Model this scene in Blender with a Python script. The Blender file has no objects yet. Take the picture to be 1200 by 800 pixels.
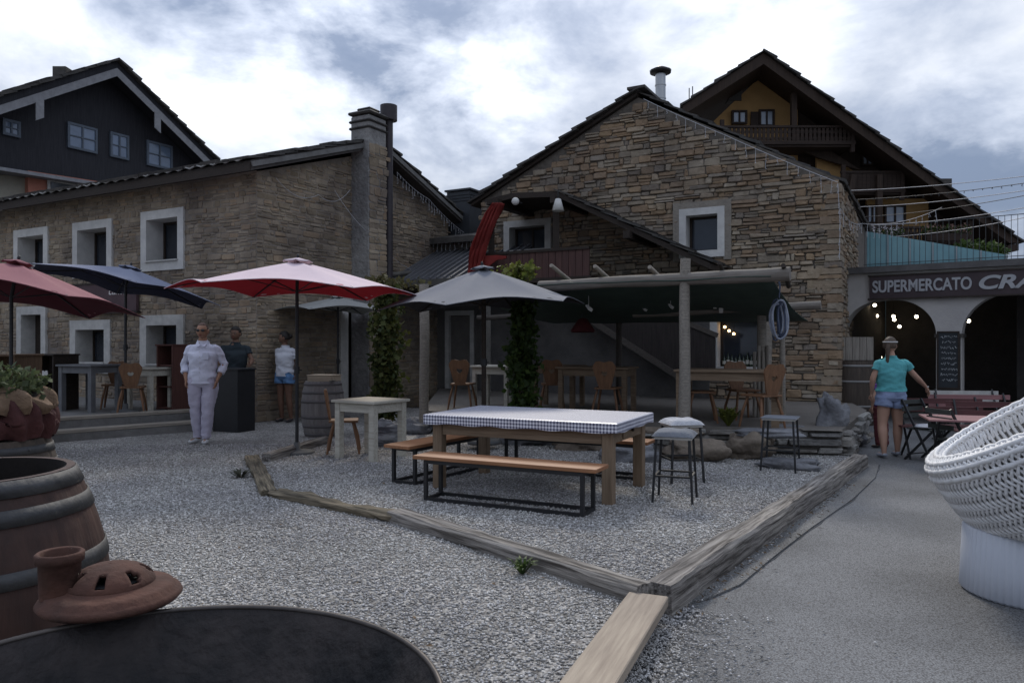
import bpy, bmesh, math, random
import numpy as np
from mathutils import Vector, Matrix, noise as mnoise
R = math.radians
scene = bpy.context.scene
C = scene.collection
# ------------------------------------------------------------------ camera, sky, sun, exposure
CAMH, F, HY = 1.55, 880.0, 402.0
cd = bpy.data.cameras.new('camera'); cam = bpy.data.objects.new('camera', cd); C.objects.link(cam)
cam.location = (0, 0, CAMH); cam.rotation_euler = (R(90), 0, 0)
cd.sensor_width = 36; cd.lens = 36*F/1200; cd.shift_y = (HY-400)/1200; cd.clip_end = 2000; cd.clip_start = .05
scene.camera = cam
scene.view_settings.view_transform = 'Standard'; scene.view_settings.look = 'None'
scene.view_settings.exposure = 0.5; scene.view_settings.gamma = 1
scene.cycles.max_bounces = 6; scene.cycles.diffuse_bounces = 3; scene.cycles.glossy_bounces = 3
scene.cycles.transparent_max_bounces = 6; scene.cycles.use_denoising = True

SUN_EL, SUN_AZ = 42, 2       # in front of the camera, behind the cloud
w = bpy.data.worlds.new("World"); scene.world = w; w.use_nodes = True
def build_world():
    nt = w.node_tree; nt.nodes.clear(); N = nt.nodes.new; L = nt.links.new
    out = N('ShaderNodeOutputWorld'); sky = N('ShaderNodeTexSky'); sky.sky_type = 'NISHITA'; sky.sun_disc = False
    sky.sun_elevation = R(SUN_EL); sky.sun_rotation = R(SUN_AZ)
    b1 = N('ShaderNodeBackground'); L(sky.outputs[0], b1.inputs[0]); b1.inputs[1].default_value = .08
    tc = N('ShaderNodeTexCoord'); g = tc.outputs['Generated']
    def math_(op, a, b=None, clamp=False):
        m = N('ShaderNodeMath'); m.operation = op; m.use_clamp = clamp
        for i, x in enumerate((a, b)):
            if x is None: continue
            if isinstance(x, (int, float)): m.inputs[i].default_value = x
            else: L(x, m.inputs[i])
        return m.outputs[0]
    def noise_(scale, sc, det, rough, off=(0,0,0), dist=0):
        mp = N('ShaderNodeMapping'); mp.inputs['Scale'].default_value = sc; mp.inputs['Location'].default_value = off
        L(g, mp.inputs['Vector']); n = N('ShaderNodeTexNoise'); n.inputs['Scale'].default_value = scale
        n.inputs['Detail'].default_value = det; n.inputs['Roughness'].default_value = rough; n.inputs['Distortion'].default_value = dist
        L(mp.outputs[0], n.inputs['Vector']); return n.outputs['Fac']
    n1 = noise_(2.2, (1, 1, 1.9), 7, .55, (3.1, .4, .9), .35)
    n2 = noise_(6.5, (1, 1, 1.7), 6, .6, (1.3, 2.2, 5.0), .2)
    dens = math_('ADD', math_('MULTIPLY', n1, .66), math_('MULTIPLY', n2, .34))
    rp = N('ShaderNodeValToRGB'); L(dens, rp.inputs[0]); e = rp.color_ramp.elements
    e[0].position = .37; e[0].color = (.19, .245, .36, 1); e[1].position = .64; e[1].color = (.62, .65, .71, 1)
    m = e.new(.47); m.color = (.29, .345, .46, 1); m = e.new(.555); m.color = (.45, .495, .585, 1)
    # brighter places where the hidden sun comes through the cloud
    tot = None
    for px, py, p, k in ((330, 70, 60, .55), (585, 120, 500, .9), (470, 60, 160, .35), (900, 25, 300, .6), (1130, 225, 220, .9), (60, 20, 60, .12), (530, -500, 12, .5)):
        d = Vector(((px-600)/F, 1, (HY-py)/F)).normalized()
        vm = N('ShaderNodeVectorMath'); vm.operation = 'DOT_PRODUCT'; L(g, vm.inputs[0]); vm.inputs[1].default_value = d
        q = math_('POWER', math_('MAXIMUM', vm.outputs['Value'], 0.0), p); q = math_('MULTIPLY', q, k)
        tot = q if tot is None else math_('ADD', tot, q)
    lump = math_('MULTIPLY', math_('SUBTRACT', dens, .40), 5.5, True)
    glow = math_('MULTIPLY', tot, lump)
    mix = N('ShaderNodeMixRGB'); mix.blend_type = 'ADD'; mix.inputs[0].default_value = 1
    cg = N('ShaderNodeCombineColor'); 
    for i in range(3): L(glow, cg.inputs[i])
    L(rp.outputs[0], mix.inputs[1]); L(cg.outputs[0], mix.inputs[2])
    # cloud brightened towards the zenith, above the frame, to lift the ground light
    vm = N('ShaderNodeVectorMath'); vm.operation = 'DOT_PRODUCT'; L(g, vm.inputs[0]); vm.inputs[1].default_value = (0, .9, .43)
    sz = N('ShaderNodeSeparateXYZ'); L(g, sz.inputs[0])
    side = math_('ADD', math_('MULTIPLY', math_('MAXIMUM', sz.outputs[2], 0.0), 1.15), .62)
    mul = N('ShaderNodeMixRGB'); mul.blend_type = 'MULTIPLY'; mul.inputs[0].default_value = 1
    L(mix.outputs[0], mul.inputs[1]); cs = N('ShaderNodeCombineColor')
    for i in range(3): L(side, cs.inputs[i])
    L(cs.outputs[0], mul.inputs[2])
    b2 = N('ShaderNodeBackground'); L(mul.outputs[0], b2.inputs[0]); b2.inputs[1].default_value = 1.0
    ms = N('ShaderNodeMixShader'); ms.inputs[0].default_value = .93
    L(b1.outputs[0], ms.inputs[1]); L(b2.outputs[0], ms.inputs[2]); L(ms.outputs[0], out.inputs[0])
build_world()
sl = bpy.data.lights.new('sun', 'SUN'); sl.energy = 1.5; sl.angle = R(12); sl.color = (1, .93, .82)
so = bpy.data.objects.new('sun', sl); C.objects.link(so)
so.rotation_euler = (R(90-SUN_EL), 0, R(180-SUN_AZ)); so.location = (0, 0, 30)

# ------------------------------------------------------------------ geometry helpers
def X(px): return (px-600)/F
def G(px, py, z=0):
    d = (CAMH-z)*F/(py-HY); return Vector((X(px)*d, d, z))
def P(px, py, d): return Vector((X(px)*d, d, CAMH-(py-HY)*d/F))
Ux, Uy = .874, -.486
U = Vector((Ux, Uy, 0)).normalized(); V = Vector((-U.y, U.x, 0)); Z = Vector((0, 0, 1))
ANG = math.atan2(U.y, U.x)
def on_line(O, D, px):                      # distance along a wall line at which pixel column px meets it
    return (X(px)*O.y-O.x)/(D.x-X(px)*D.y)
def wz(O, D, px, py):
    t = on_line(O, D, px); d = O.y+D.y*t; return t, CAMH-(py-HY)*d/F

class MB:
    def __init__(s): s.v = []; s.f = []; s.m = []; s.sm = []
    def add(s, vs, fs, mi=0, smooth=False, M=None):
        b = len(s.v)
        s.v += [tuple(M @ Vector(v)) if M is not None else tuple(v) for v in vs]
        s.f += [tuple(i+b for i in f) for f in fs]; s.m += [mi]*len(fs); s.sm += [smooth]*len(fs); return s
    def box(s, c, size, mi=0, M=None, taper=1, rz=0):
        x, y, z = size[0]/2, size[1]/2, size[2]/2
        vs = [Vector((sx*x*(taper if sz > 0 else 1), sy*y*(taper if sz > 0 else 1), sz*z)) for sz in (-1, 1) for sx, sy in ((-1,-1),(1,-1),(1,1),(-1,1))]
        rot = Matrix.Rotation(rz, 3, 'Z')
        vs = [rot @ v + Vector(c) for v in vs]
        return s.add(vs, [(3,2,1,0),(4,5,6,7),(0,1,5,4),(1,2,6,5),(2,3,7,6),(3,0,4,7)], mi, False, M)
    def bar(s, a, b, w, h=None, mi=0, up=(0,0,1), M=None):   # rectangular bar between two points
        a = Vector(a); b = Vector(b); h = h or w; d = (b-a).normalized(); upv = Vector(up)
        if abs(d.dot(upv)) > .98: upv = Vector((1, 0, 0))
        sd = d.cross(upv).normalized(); u2 = sd.cross(d)
        vs = [p+sd*(sx*w/2)+u2*(sz*h/2) for p in (a, b) for sx, sz in ((-1,-1),(1,-1),(1,1),(-1,1))]
        return s.add(vs, [(0,1,2,3),(7,6,5,4),(1,0,4,5),(2,1,5,6),(3,2,6,7),(0,3,7,4)], mi, False, M)
    def tube(s, pts, rad, n=8, mi=0, caps=True, M=None, closed=False):
        pts = [Vector(p) for p in pts]; k = len(pts)
        rad = [rad]*k if isinstance(rad, (int, float)) else rad
        vs = []; ref = None
        for i, p in enumerate(pts):
            if closed: d = (pts[(i+1) % k]-pts[i-1]).normalized()
            else: d = (pts[min(i+1, k-1)]-pts[max(i-1, 0)]).normalized()
            if ref is None: ref = Vector((0,0,1)) if abs(d.z) < .9 else Vector((1,0,0))
            a = d.cross(ref).normalized(); b = a.cross(d).normalized(); ref = b
            vs += [p+(a*math.cos(2*math.pi*j/n)+b*math.sin(2*math.pi*j/n))*rad[i] for j in range(n)]
        fs = [(i*n+j, i*n+(j+1) % n, (i+1)*n+(j+1) % n, (i+1)*n+j) for i in range(k-1) for j in range(n)]
        if closed: fs += [((k-1)*n+j, (k-1)*n+(j+1) % n, (j+1) % n, j) for j in range(n)]
        s.add(vs, fs, mi, True, M)
        if caps and not closed:
            s.add(vs[:n], [tuple(range(n))[::-1]], mi, False, M); s.add(vs[-n:], [tuple(range(n))], mi, False, M)
        return s
    def lathe(s, prof, n=24, mi=0, M=None, c=(0,0,0), closed=False, smooth=True):
        c = Vector(c); vs = [c+Vector((r*math.cos(2*math.pi*j/n), r*math.sin(2*math.pi*j/n), z)) for r, z in prof for j in range(n)]
        k = len(prof)
        fs = [(i*n+j, i*n+(j+1) % n, (i+1)*n+(j+1) % n, (i+1)*n+j) for i in range(k-1) for j in range(n)]
        if closed: fs += [((k-1)*n+j, (k-1)*n+(j+1) % n, (j+1) % n, j) for j in range(n)]
        return s.add(vs, fs, mi, smooth, M)
    def prism(s, poly, ext, mi=0, M=None):   # polygon of 3D points extruded by a vector
        poly = [Vector(p) for p in poly]; n = len(poly); e = Vector(ext)
        vs = poly+[p+e for p in poly]
        fs = [tuple(range(n))[::-1], tuple(range(n, 2*n))]+[(i, (i+1) % n, n+(i+1) % n, n+i) for i in range(n)]
        return s.add(vs, fs, mi, False, M)
    def ball(s, c, r, mi=0, nu=12, nv=8, M=None, jit=0, seed=0):
        c = Vector(c); r = Vector(r) if not isinstance(r, (int, float)) else Vector((r, r, r))
        vs = []
        for i in range(nv+1):
            a = math.pi*i/nv
            for j in range(nu):
                b = 2*math.pi*j/nu; q = Vector((math.sin(a)*math.cos(b), math.sin(a)*math.sin(b), math.cos(a)))
                k = 1+jit*mnoise.noise(q*1.6+Vector((seed*7.3, 0, seed))) if jit else 1
                vs.append(c+Vector((q.x*r.x, q.y*r.y, q.z*r.z))*k)
        fs = [(i*nu+j, (i+1)*nu+j, (i+1)*nu+(j+1) % nu, i*nu+(j+1) % nu) for i in range(nv) for j in range(nu)]
        return s.add(vs, fs, mi, True, M)
    def build(s, name, mats, parent=None, bevel=0, fix=True, **tags):
        me = bpy.data.meshes.new(name); me.from_pydata(s.v, [], s.f)
        if not isinstance(mats, (list, tuple)): mats = [mats]
        for m in mats: me.materials.append(m)
        me.polygons.foreach_set('material_index', s.m); me.polygons.foreach_set('use_smooth', s.sm)
        if fix:
            bm = bmesh.new(); bm.from_mesh(me); bmesh.ops.recalc_face_normals(bm, faces=bm.faces); bm.to_mesh(me); bm.free()
        me.update()
        o = bpy.data.objects.new(name, me); C.objects.link(o)
        if parent is not None: o.parent = parent
        if bevel:
            b = o.modifiers.new('bevel', 'BEVEL'); b.width = bevel; b.segments = 1; b.limit_method = 'ANGLE'
        for k, v in tags.items(): o[k] = v
        return o

def thing(name, label, cat, loc=(0,0,0), rz=0, group=None):
    o = bpy.data.objects.new(name, None); C.objects.link(o); o.empty_display_size = .2
    o.location = loc; o.rotation_euler = (0, 0, rz); o['label'] = label; o['category'] = cat
    if group: o['group'] = group
    return o
def tag(o, label, cat, group=None):
    o['label'] = label; o['category'] = cat
    if group: o['group'] = group
    return o
def dup(root, loc, rz, label, group=None, scale=None):
    def cp(o, par):
        c = o.copy(); C.objects.link(c)
        if par is not None: c.parent = par
        for ch in [x for x in list(scene.objects) if x.parent == o]: cp(ch, c)
        return c
    bpy.context.view_layer.update()
    r = cp(root, None); r.location = loc; r.rotation_euler = (0, 0, rz); r['label'] = label
    if group: r['group'] = group
    if scale: r.scale = scale
    return r
def axis_obj(o, a, b):        # put a mesh modelled along +X from 0 so that it runs from a to b
    a = Vector(a); b = Vector(b); d = (b-a).normalized()
    y = (Z.cross(d) if abs(d.z) < .98 else Vector((0,1,0))).normalized(); y = (y-d*y.dot(d)).normalized(); z = d.cross(y)
    o.matrix_world = Matrix.Translation(a) @ Matrix((d, y, z)).transposed().to_4x4()
    return o

# ------------------------------------------------------------------ materials
MATS = {}
def mat(name, col, rough=.8, col2=None, nscale=4, bump=0, bscale=None, metal=0, spec=.3, stretch=(1,1,1), trans=0, island=0, ramp=None, detail=6, contrast=.25, bdist=.02, emit=None, patch=0):
    if name in MATS: return MATS[name]
    m = bpy.data.materials.new(name); m.use_nodes = True; nt = m.node_tree; N = nt.nodes.new; L = nt.links.new
    b = nt.nodes['Principled BSDF']; b.inputs['Roughness'].default_value = rough; b.inputs['Metallic'].default_value = metal
    b.inputs['Specular IOR Level'].default_value = spec
    tc = N('ShaderNodeTexCoord'); mp = N('ShaderNodeMapping'); mp.inputs['Scale'].default_value = stretch
    L(tc.outputs['Object'], mp.inputs['Vector'])
    n = N('ShaderNodeTexNoise'); n.inputs['Scale'].default_value = nscale; n.inputs['Detail'].default_value = detail; n.inputs['Roughness'].default_value = .62
    L(mp.outputs[0], n.inputs['Vector'])
    r = N('ShaderNodeValToRGB'); L(n.outputs['Fac'], r.inputs[0])
    c2 = col2 or tuple(x*.75 for x in col)
    r.color_ramp.elements[0].position = .5-contrast; r.color_ramp.elements[0].color = (*c2, 1)
    r.color_ramp.elements[1].position = .5+contrast; r.color_ramp.elements[1].color = (*col, 1)
    cout = r.outputs[0]
    if ramp:                                   # colour per loose piece
        g = N('ShaderNodeNewGeometry'); rr = N('ShaderNodeValToRGB'); rr.color_ramp.interpolation = 'CONSTANT' if len(ramp) > 5 else 'LINEAR'
        L(g.outputs['Random Per Island'], rr.inputs[0]); el = rr.color_ramp.elements
        el[0].position = 0; el[0].color = (*ramp[0], 1); el[1].position = 1-1/len(ramp) if len(ramp) > 5 else 1; el[1].color = (*ramp[-1], 1)
        for i in range(1, len(ramp)-1):
            q = el.new(i/len(ramp)); q.color = (*ramp[i], 1)
        mx = N('ShaderNodeMixRGB'); mx.blend_type = 'MULTIPLY'; mx.inputs[0].default_value = 1
        L(rr.outputs[0], mx.inputs[1]); L(cout, mx.inputs[2]); cout = mx.outputs[0]
    if patch:                                  # large weather stains
        n3 = N('ShaderNodeTexNoise'); n3.inputs['Scale'].default_value = .7; n3.inputs['Detail'].default_value = 5; L(tc.outputs['Object'], n3.inputs['Vector'])
        r3 = N('ShaderNodeValToRGB'); L(n3.outputs['Fac'], r3.inputs[0]); r3.color_ramp.elements[0].position = .35; r3.color_ramp.elements[1].position = .65
        r3.color_ramp.elements[0].color = (1-patch, 1-patch, 1-patch*.9, 1); r3.color_ramp.elements[1].color = (1, 1, 1, 1)
        mx = N('ShaderNodeMixRGB'); mx.blend_type = 'MULTIPLY'; mx.inputs[0].default_value = 1
        L(cout, mx.inputs[1]); L(r3.outputs[0], mx.inputs[2]); cout = mx.outputs[0]
    L(cout, b.inputs['Base Color'])
    if bump:
        bn = N('ShaderNodeBump'); bn.inputs['Strength'].default_value = bump; bn.inputs['Distance'].default_value = bdist
        if bscale:
            n2 = N('ShaderNodeTexNoise'); n2.inputs['Scale'].default_value = bscale; n2.inputs['Detail'].default_value = 5; L(mp.outputs[0], n2.inputs['Vector']); L(n2.outputs['Fac'], bn.inputs['Height'])
        else: L(n.outputs['Fac'], bn.inputs['Height'])
        L(bn.outputs[0], b.inputs['Normal'])
    if trans:
        t = N('ShaderNodeBsdfTranslucent'); L(cout, t.inputs[0]); ms = N('ShaderNodeMixShader'); ms.inputs[0].default_value = trans
        L(b.outputs[0], ms.inputs[1]); L(t.outputs[0], ms.inputs[2]); L(ms.outputs[0], nt.nodes['Material Output'].inputs[0])
    if emit:
        b.inputs['Emission Color'].default_value = (*emit[0], 1); b.inputs['Emission Strength'].default_value = emit[1]
    MATS[name] = m; return m
def wood(name, c1, c2, rough=.75, sc=6, bump=.5, ax=0):
    st = [9, 9, 9]; st[ax] = .55
    return mat(name, c1, rough, c2, sc, bump, None, stretch=tuple(st), contrast=.2, bdist=.006)

STONE = [(.34,.25,.17),(.36,.30,.23),(.26,.20,.145),(.38,.33,.26),(.30,.265,.225),(.36,.265,.175),(.25,.215,.18),(.40,.35,.28),(.33,.25,.18),(.29,.25,.20),(.37,.30,.22)]
STONE = [(c[0]*1.03, c[1]*.99, c[2]*.95) for c in STONE]
mStone = mat('stone_blocks', (1,1,1), .9, (.62,.60,.56), 7, .7, 22, ramp=STONE, patch=.35, bdist=.02)
PSTONE = [(.36,.30,.23),(.40,.34,.27),(.31,.26,.20),(.43,.37,.30),(.37,.31,.25),(.29,.245,.20),(.41,.32,.235)]
PSTONE = [(c[0]*1.08, c[1]*1.03, c[2]*.94) for c in PSTONE]
mStone2 = mat('plastered_stone_blocks', (1,1,1), .95, (.62,.60,.57), 4, .7, 14, ramp=[tuple(.9*x for x in c) for c in PSTONE], patch=.45, bdist=.02)
mMortarD = mat('dark_mortar', (.15,.13,.11), .95, (.07,.06,.05), 9, .6, 30)
mMortar = mat('lime_mortar', (.36,.305,.24), .95, (.20,.17,.14), 5, .9, 18, patch=.45)
mWhite = mat('white_painted_plaster', (.64,.62,.58), .85, (.46,.445,.42), 4, .4, 20, patch=.2)
mGreyFrame = mat('weathered_shaded_white', (.50,.48,.45), .85, (.32,.31,.29), 5, .3, 30)
mGlass = mat('window_glass', (.035,.04,.05), .08, (.02,.024,.03), 2, spec=.6)
mSlate = mat('dark_slate', (.085,.08,.075), .8, (.035,.033,.032), 5, .6, 20, ramp=[(.7,.7,.7),(1,1,1),(1.2,1.15,1.1),(.85,.83,.8)])
mBlackMetal = mat('black_metal', (.02,.02,.022), .5, (.012,.012,.013), 12, spec=.4)
mDarkWood = wood('dark_stained_wood', (.045,.032,.024), (.016,.012,.01))
mBlueWood = wood('blackened_cladding', (.030,.030,.036), (.014,.014,.018), ax=2, sc=3)
mOldWood = wood('grey_weathered_wood', (.34,.30,.25), (.17,.145,.12), .9, 5, .8)
mOldWoodZ = wood('grey_weathered_post', (.30,.27,.23), (.15,.13,.11), .9, 5, .8, ax=2)
mPlank = wood('pale_plank', (.44,.36,.27), (.28,.22,.16), .85, 4, .4)
mTableWood = wood('table_oak', (.25,.18,.12), (.14,.095,.06), .7, 5, .5)
mBench = wood('varnished_bench_wood', (.33,.16,.08), (.21,.095,.045), .5, 4, .3)
mChair = wood('golden_pine', (.22,.115,.06), (.13,.065,.035), .6, 4, .3, ax=2)
mPaleLeg = wood('pale_turned_wood', (.42,.33,.22), (.26,.2,.13), .7, 4, .3, ax=2)
mWhiteWood = wood('limewashed_wood', (.50,.47,.40), (.33,.30,.25), .85, 4, .5)
mZinc = mat('galvanised_steel', (.10,.10,.10), .65, (.035,.034,.033), 6, .25, 30, metal=.35, spec=.4, patch=.4)
mYellow = mat('ochre_plaster', (.42,.25,.10), .9, (.34,.20,.08), 3, .2, 30)
# ------------------------------------------------------------------ ground
def ground_mat(name, cols, vs, rough=.95, bump=.8, dirt=.35, fine=None):
    m = bpy.data.materials.new(name); m.use_nodes = True; nt = m.node_tree; N = nt.nodes.new; L = nt.links.new
    b = nt.nodes['Principled BSDF']; b.inputs['Roughness'].default_value = rough; b.inputs['Specular IOR Level'].default_value = .25
    tc = N('ShaderNodeTexCoord'); v = N('ShaderNodeTexVoronoi'); v.inputs['Scale'].default_value = vs; L(tc.outputs['Object'], v.inputs['Vector'])
    r = N('ShaderNodeValToRGB'); sp = N('ShaderNodeSeparateColor'); L(v.outputs['Color'], sp.inputs[0]); L(sp.outputs[0], r.inputs[0])
    e = r.color_ramp.elements; e[0].color = (*cols[0], 1); e[1].color = (*cols[-1], 1)
    for i in range(1, len(cols)-1): q = e.new(i/(len(cols)-1)); q.color = (*cols[i], 1)
    d = N('ShaderNodeValToRGB'); L(v.outputs['Distance'], d.inputs[0]); d.color_ramp.elements[0].position = .25; d.color_ramp.elements[0].color = (1,1,1,1)
    d.color_ramp.elements[1].position = .75; d.color_ramp.elements[1].color = (.45,.43,.42,1)
    mx = N('ShaderNodeMixRGB'); mx.blend_type = 'MULTIPLY'; mx.inputs[0].default_value = 1; L(r.outputs[0], mx.inputs[1]); L(d.outputs[0], mx.inputs[2])
    n = N('ShaderNodeTexNoise'); n.inputs['Scale'].default_value = .8; n.inputs['Detail'].default_value = 7; L(tc.outputs['Object'], n.inputs['Vector'])
    r2 = N('ShaderNodeValToRGB'); L(n.outputs['Fac'], r2.inputs[0]); r2.color_ramp.elements[0].position = .38; r2.color_ramp.elements[1].position = .58
    r2.color_ramp.elements[0].color = (1-dirt, 1-dirt, 1-dirt, 1); r2.color_ramp.elements[1].color = (1,1,1,1)
    m2 = N('ShaderNodeMixRGB'); m2.blend_type = 'MULTIPLY'; m2.inputs[0].default_value = 1; L(mx.outputs[0], m2.inputs[1]); L(r2.outputs[0], m2.inputs[2])
    L(m2.outputs[0], b.inputs['Base Color'])
    bn = N('ShaderNodeBump'); bn.invert = True; bn.inputs['Strength'].default_value = bump; bn.inputs['Distance'].default_value = .012; L(v.outputs['Distance'], bn.inputs['Height'])
    L(bn.outputs[0], b.inputs['Normal']); return m
GR = [(.18,.172,.16),(.31,.30,.28),(.40,.385,.36),(.47,.45,.43),(.56,.54,.51),(.25,.238,.22),(.62,.60,.57)]
mGravel = ground_mat('pale_gravel', GR, 46)
mAsph = ground_mat('worn_asphalt', [(.18,.183,.187),(.20,.203,.207),(.215,.218,.222),(.235,.237,.24),(.19,.193,.197)], 110, .85, .15, .28)
mAsphD = ground_mat('patched_asphalt', [(.17,.17,.17),(.20,.20,.198),(.225,.225,.22),(.25,.248,.243)], 90, .9, .3, .35)
mFlag = mat('stone_paving', (.20,.19,.18), .85, (.10,.095,.09), 3, .6, 15)

def sheet(name, poly, z, m, kind='structure', thick=None, grid=None):
    b = MB(); b.add([(x, y, z) for x, y in poly], [tuple(range(len(poly)))]); o = b.build(name, m); o['kind'] = kind; return o
sheet('ground', [(-700,-60),(700,-60),(700,1400),(-700,1400)], -.10, mAsph)
J = G(762, 703); Rr = G(1003, 538)
pl = (J-G(700, 800)).normalized()
near = J-pl*9
GPOLY = [(-30,near.y),(near.x,near.y),(J.x,J.y),(Rr.x,Rr.y),(Rr.x+.5,Rr.y+3),(6.0,15.6),(-30,26)]
b = MB(); b.prism([(x, y, -.10) for x, y in GPOLY], (0, 0, .10)); b.build('gravel_yard', mGravel)['kind'] = 'structure'
# a later strip of tarmac beside the log, with the joint that shows as a low lip
jp = [G(*p, -.1) for p in ((792,712),(832,702),(868,686),(905,655),(950,620),(1000,585),(1026,560),(1030,545),(1018,533),(1003,540))]
b = MB(); b.prism([(p.x, p.y, -.099) for p in jp], (0, 0, .014)); b.build('tarmac_strip', mAsphD)['kind'] = 'structure'
b = MB(); edge = [p+Vector((mnoise.noise(p*3)*.04, 0, .002)) for a, c in zip(jp[1:-2], jp[2:-1]) for p in [a.lerp(c, k/6) for k in range(6)]]
b.tube(edge, .005, 4); b.build('tarmac_joint', mat('crack_fill', (.09,.09,.092), .9))['kind'] = 'structure'

def in_poly(x, y, poly):
    ins = np.zeros(x.shape, bool); n = len(poly)
    for i in range(n):
        x0, y0 = poly[i]; x1, y1 = poly[(i+1) % n]
        if y0 == y1: continue
        c = ((y0 > y) != (y1 > y)) & (x < (x1-x0)*(y-y0)/(y1-y0)+x0); ins ^= c
    return ins
def pebbles(name, x, y, zf, s, mats, seed=1):
    rg = np.random.default_rng(seed); n = len(x)
    base = np.array([(1,0,0),(-.9,.15,0),(.1,1,.05),(-.1,-1,0),(.15,.1,1),(0,0,-.7)], float)
    fc = np.array([(0,2,4),(2,1,4),(1,3,4),(3,0,4),(2,0,5),(1,2,5),(3,1,5),(0,3,5)])
    sc = np.stack([s*rg.uniform(.75,1.25,n), s*rg.uniform(.55,1,n), s*rg.uniform(.35,.7,n)], 1)
    v = base[None]*(1+rg.uniform(-.22,.22,(n,6,3)))*sc[:,None,:]
    a = rg.uniform(0,6.283,n); t = rg.uniform(-.5,.5,n)
    y1 = v[:,:,1]*np.cos(t)[:,None]-v[:,:,2]*np.sin(t)[:,None]; z1 = v[:,:,1]*np.sin(t)[:,None]+v[:,:,2]*np.cos(t)[:,None]
    xx = v[:,:,0]*np.cos(a)[:,None]-y1*np.sin(a)[:,None]+x[:,None]; yy = v[:,:,0]*np.sin(a)[:,None]+y1*np.cos(a)[:,None]+y[:,None]
    zz = z1+(zf+sc[:,2]*.45)[:,None]
    vv = np.stack([xx,yy,zz],2).reshape(-1,3)
    ff = (fc[None]+(np.arange(n)*6)[:,None,None]).reshape(-1,3)
    me = bpy.data.meshes.new(name); me.vertices.add(len(vv)); me.vertices.foreach_set('co', vv.astype('f4').ravel())
    me.loops.add(ff.size); me.loops.foreach_set('vertex_index', ff.astype('i4').ravel()); me.polygons.add(len(ff))
    me.polygons.foreach_set('loop_start', np.arange(0, ff.size, 3, dtype='i4')); me.polygons.foreach_set('loop_total', np.full(len(ff), 3, 'i4'))
    me.materials.append(mats); me.update(calc_edges=True); me.validate()
    o = bpy.data.objects.new(name, me); C.objects.link(o); o['kind'] = 'stuff'; return o
mPeb = mat('pebble_stone', (1.06,1.06,1.06), .85, (.86,.86,.86), 30, patch=.34, ramp=[(.22,.21,.195),(.36,.345,.325),(.43,.415,.39),(.49,.47,.44),(.57,.55,.52),(.29,.27,.245),(.46,.445,.42),(.68,.66,.63),(.39,.375,.35)])
rg = np.random.default_rng(5)
n = 230000; d = np.sqrt(rg.uniform(2.6**2, 11.5**2, n)); keep = rg.uniform(0,1,n) < np.clip((7.5/d)**1.6, 0, 1); d = d[keep]
x = rg.uniform(-.72, .5, len(d))*d
k = in_poly(x, d, GPOLY); x, d = x[k], d[k]
s = rg.uniform(.0065, .0145, len(x))*(1+.15*(d > 6))
pebbles('loose_gravel', x, d, np.zeros(len(x)), s, mPeb)
# gravel spilled over the road edge
n = 5200; t = rg.uniform(-.2,1.6,n); off = rg.exponential(.16,n)
q0 = np.array([J.x,J.y]); dv = np.array([-pl.x,-pl.y]); nv = np.array([pl.y,-pl.x])
x = q0[0]+dv[0]*t+nv[0]*(off+.02); y = q0[1]+dv[1]*t+nv[1]*(off+.02)
lg = (Rr-J).normalized(); t2 = rg.uniform(0,5.8,1400); o2 = rg.exponential(.05,1400)+.05
x = np.concatenate([x, J.x+lg.x*t2+lg.y*o2]); y = np.concatenate([y, J.y+lg.y*t2-lg.x*o2])
k = ~in_poly(x, y, GPOLY); pebbles('spilled_gravel', x[k], y[k], np.full(k.sum(), -.087), rg.uniform(.005,.013,k.sum()), mPeb, 3)
rg2 = np.random.default_rng(8); n = 220; dd = rg2.uniform(3,11,n); xx = rg2.uniform(.1,.72,n)*dd; k = ~in_poly(xx, dd, GPOLY)
pebbles('road_grit', xx[k], dd[k], np.full(k.sum(), -.097), rg2.uniform(.003,.007,k.sum()), mPeb, 4)

# dry leaves and twigs blown against the timbers
rg3 = np.random.default_rng(21); ld = MB(); rl_ = random.Random(6)
for i in range(420):
    if i % 3: q_ = J+lg*rl_.uniform(.1, 5.2)+Vector((lg.y, -lg.x, 0))*(.10+rl_.expovariate(14)); z_ = -.084
    else:
        d_ = rl_.uniform(3, 10); q_ = Vector((rl_.uniform(-.5, .25)*d_, d_, 0)); z_ = .016
        if not in_poly(np.array([q_.x]), np.array([q_.y]), GPOLY)[0]: continue
    a_ = rl_.uniform(0, 6.28); s_ = rl_.uniform(.008, .022); e_ = Vector((math.cos(a_), math.sin(a_), rl_.uniform(-.2,.4)))*s_; f_ = Vector((-math.sin(a_), math.cos(a_), rl_.uniform(-.2,.3)))*s_*.45; c_ = Vector((q_.x, q_.y, z_))
    if rl_.random() < .2: e_ *= 2.6; f_ *= .18
    ld.add([c_-e_, c_+f_, c_+e_, c_-f_+Z*s_*.3], [(0,1,2),(0,2,3)])
ld.build('leaf_litter', mat('dry_brown_leaf', (.17,.11,.06), .9, (.08,.055,.035), 30), fix=False)['kind'] = 'stuff'

# far mountain
b = MB(); ridge = [(x, 600+60*math.sin(x*.01), 20+26*abs(mnoise.noise(Vector((x*.006, 0, 0))))+.045*x) for x in range(150, 700, 12)]
vs = [(x, y, -5) for x, y, z in ridge]+ridge; k = len(ridge)
b.add(vs, [(i, i+1, k+i+1, k+i) for i in range(k-1)])
b.add([(x, y, z) for x, y, z in ridge]+[(x, y+300, -5) for x, y, z in ridge], [(i, i+1, k+i+1, k+i) for i in range(k-1)])
b.build('distant_mountain', mat('mountain_forest', (.06,.085,.075), 1, (.035,.05,.05), .03))['kind'] = 'structure'

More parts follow.
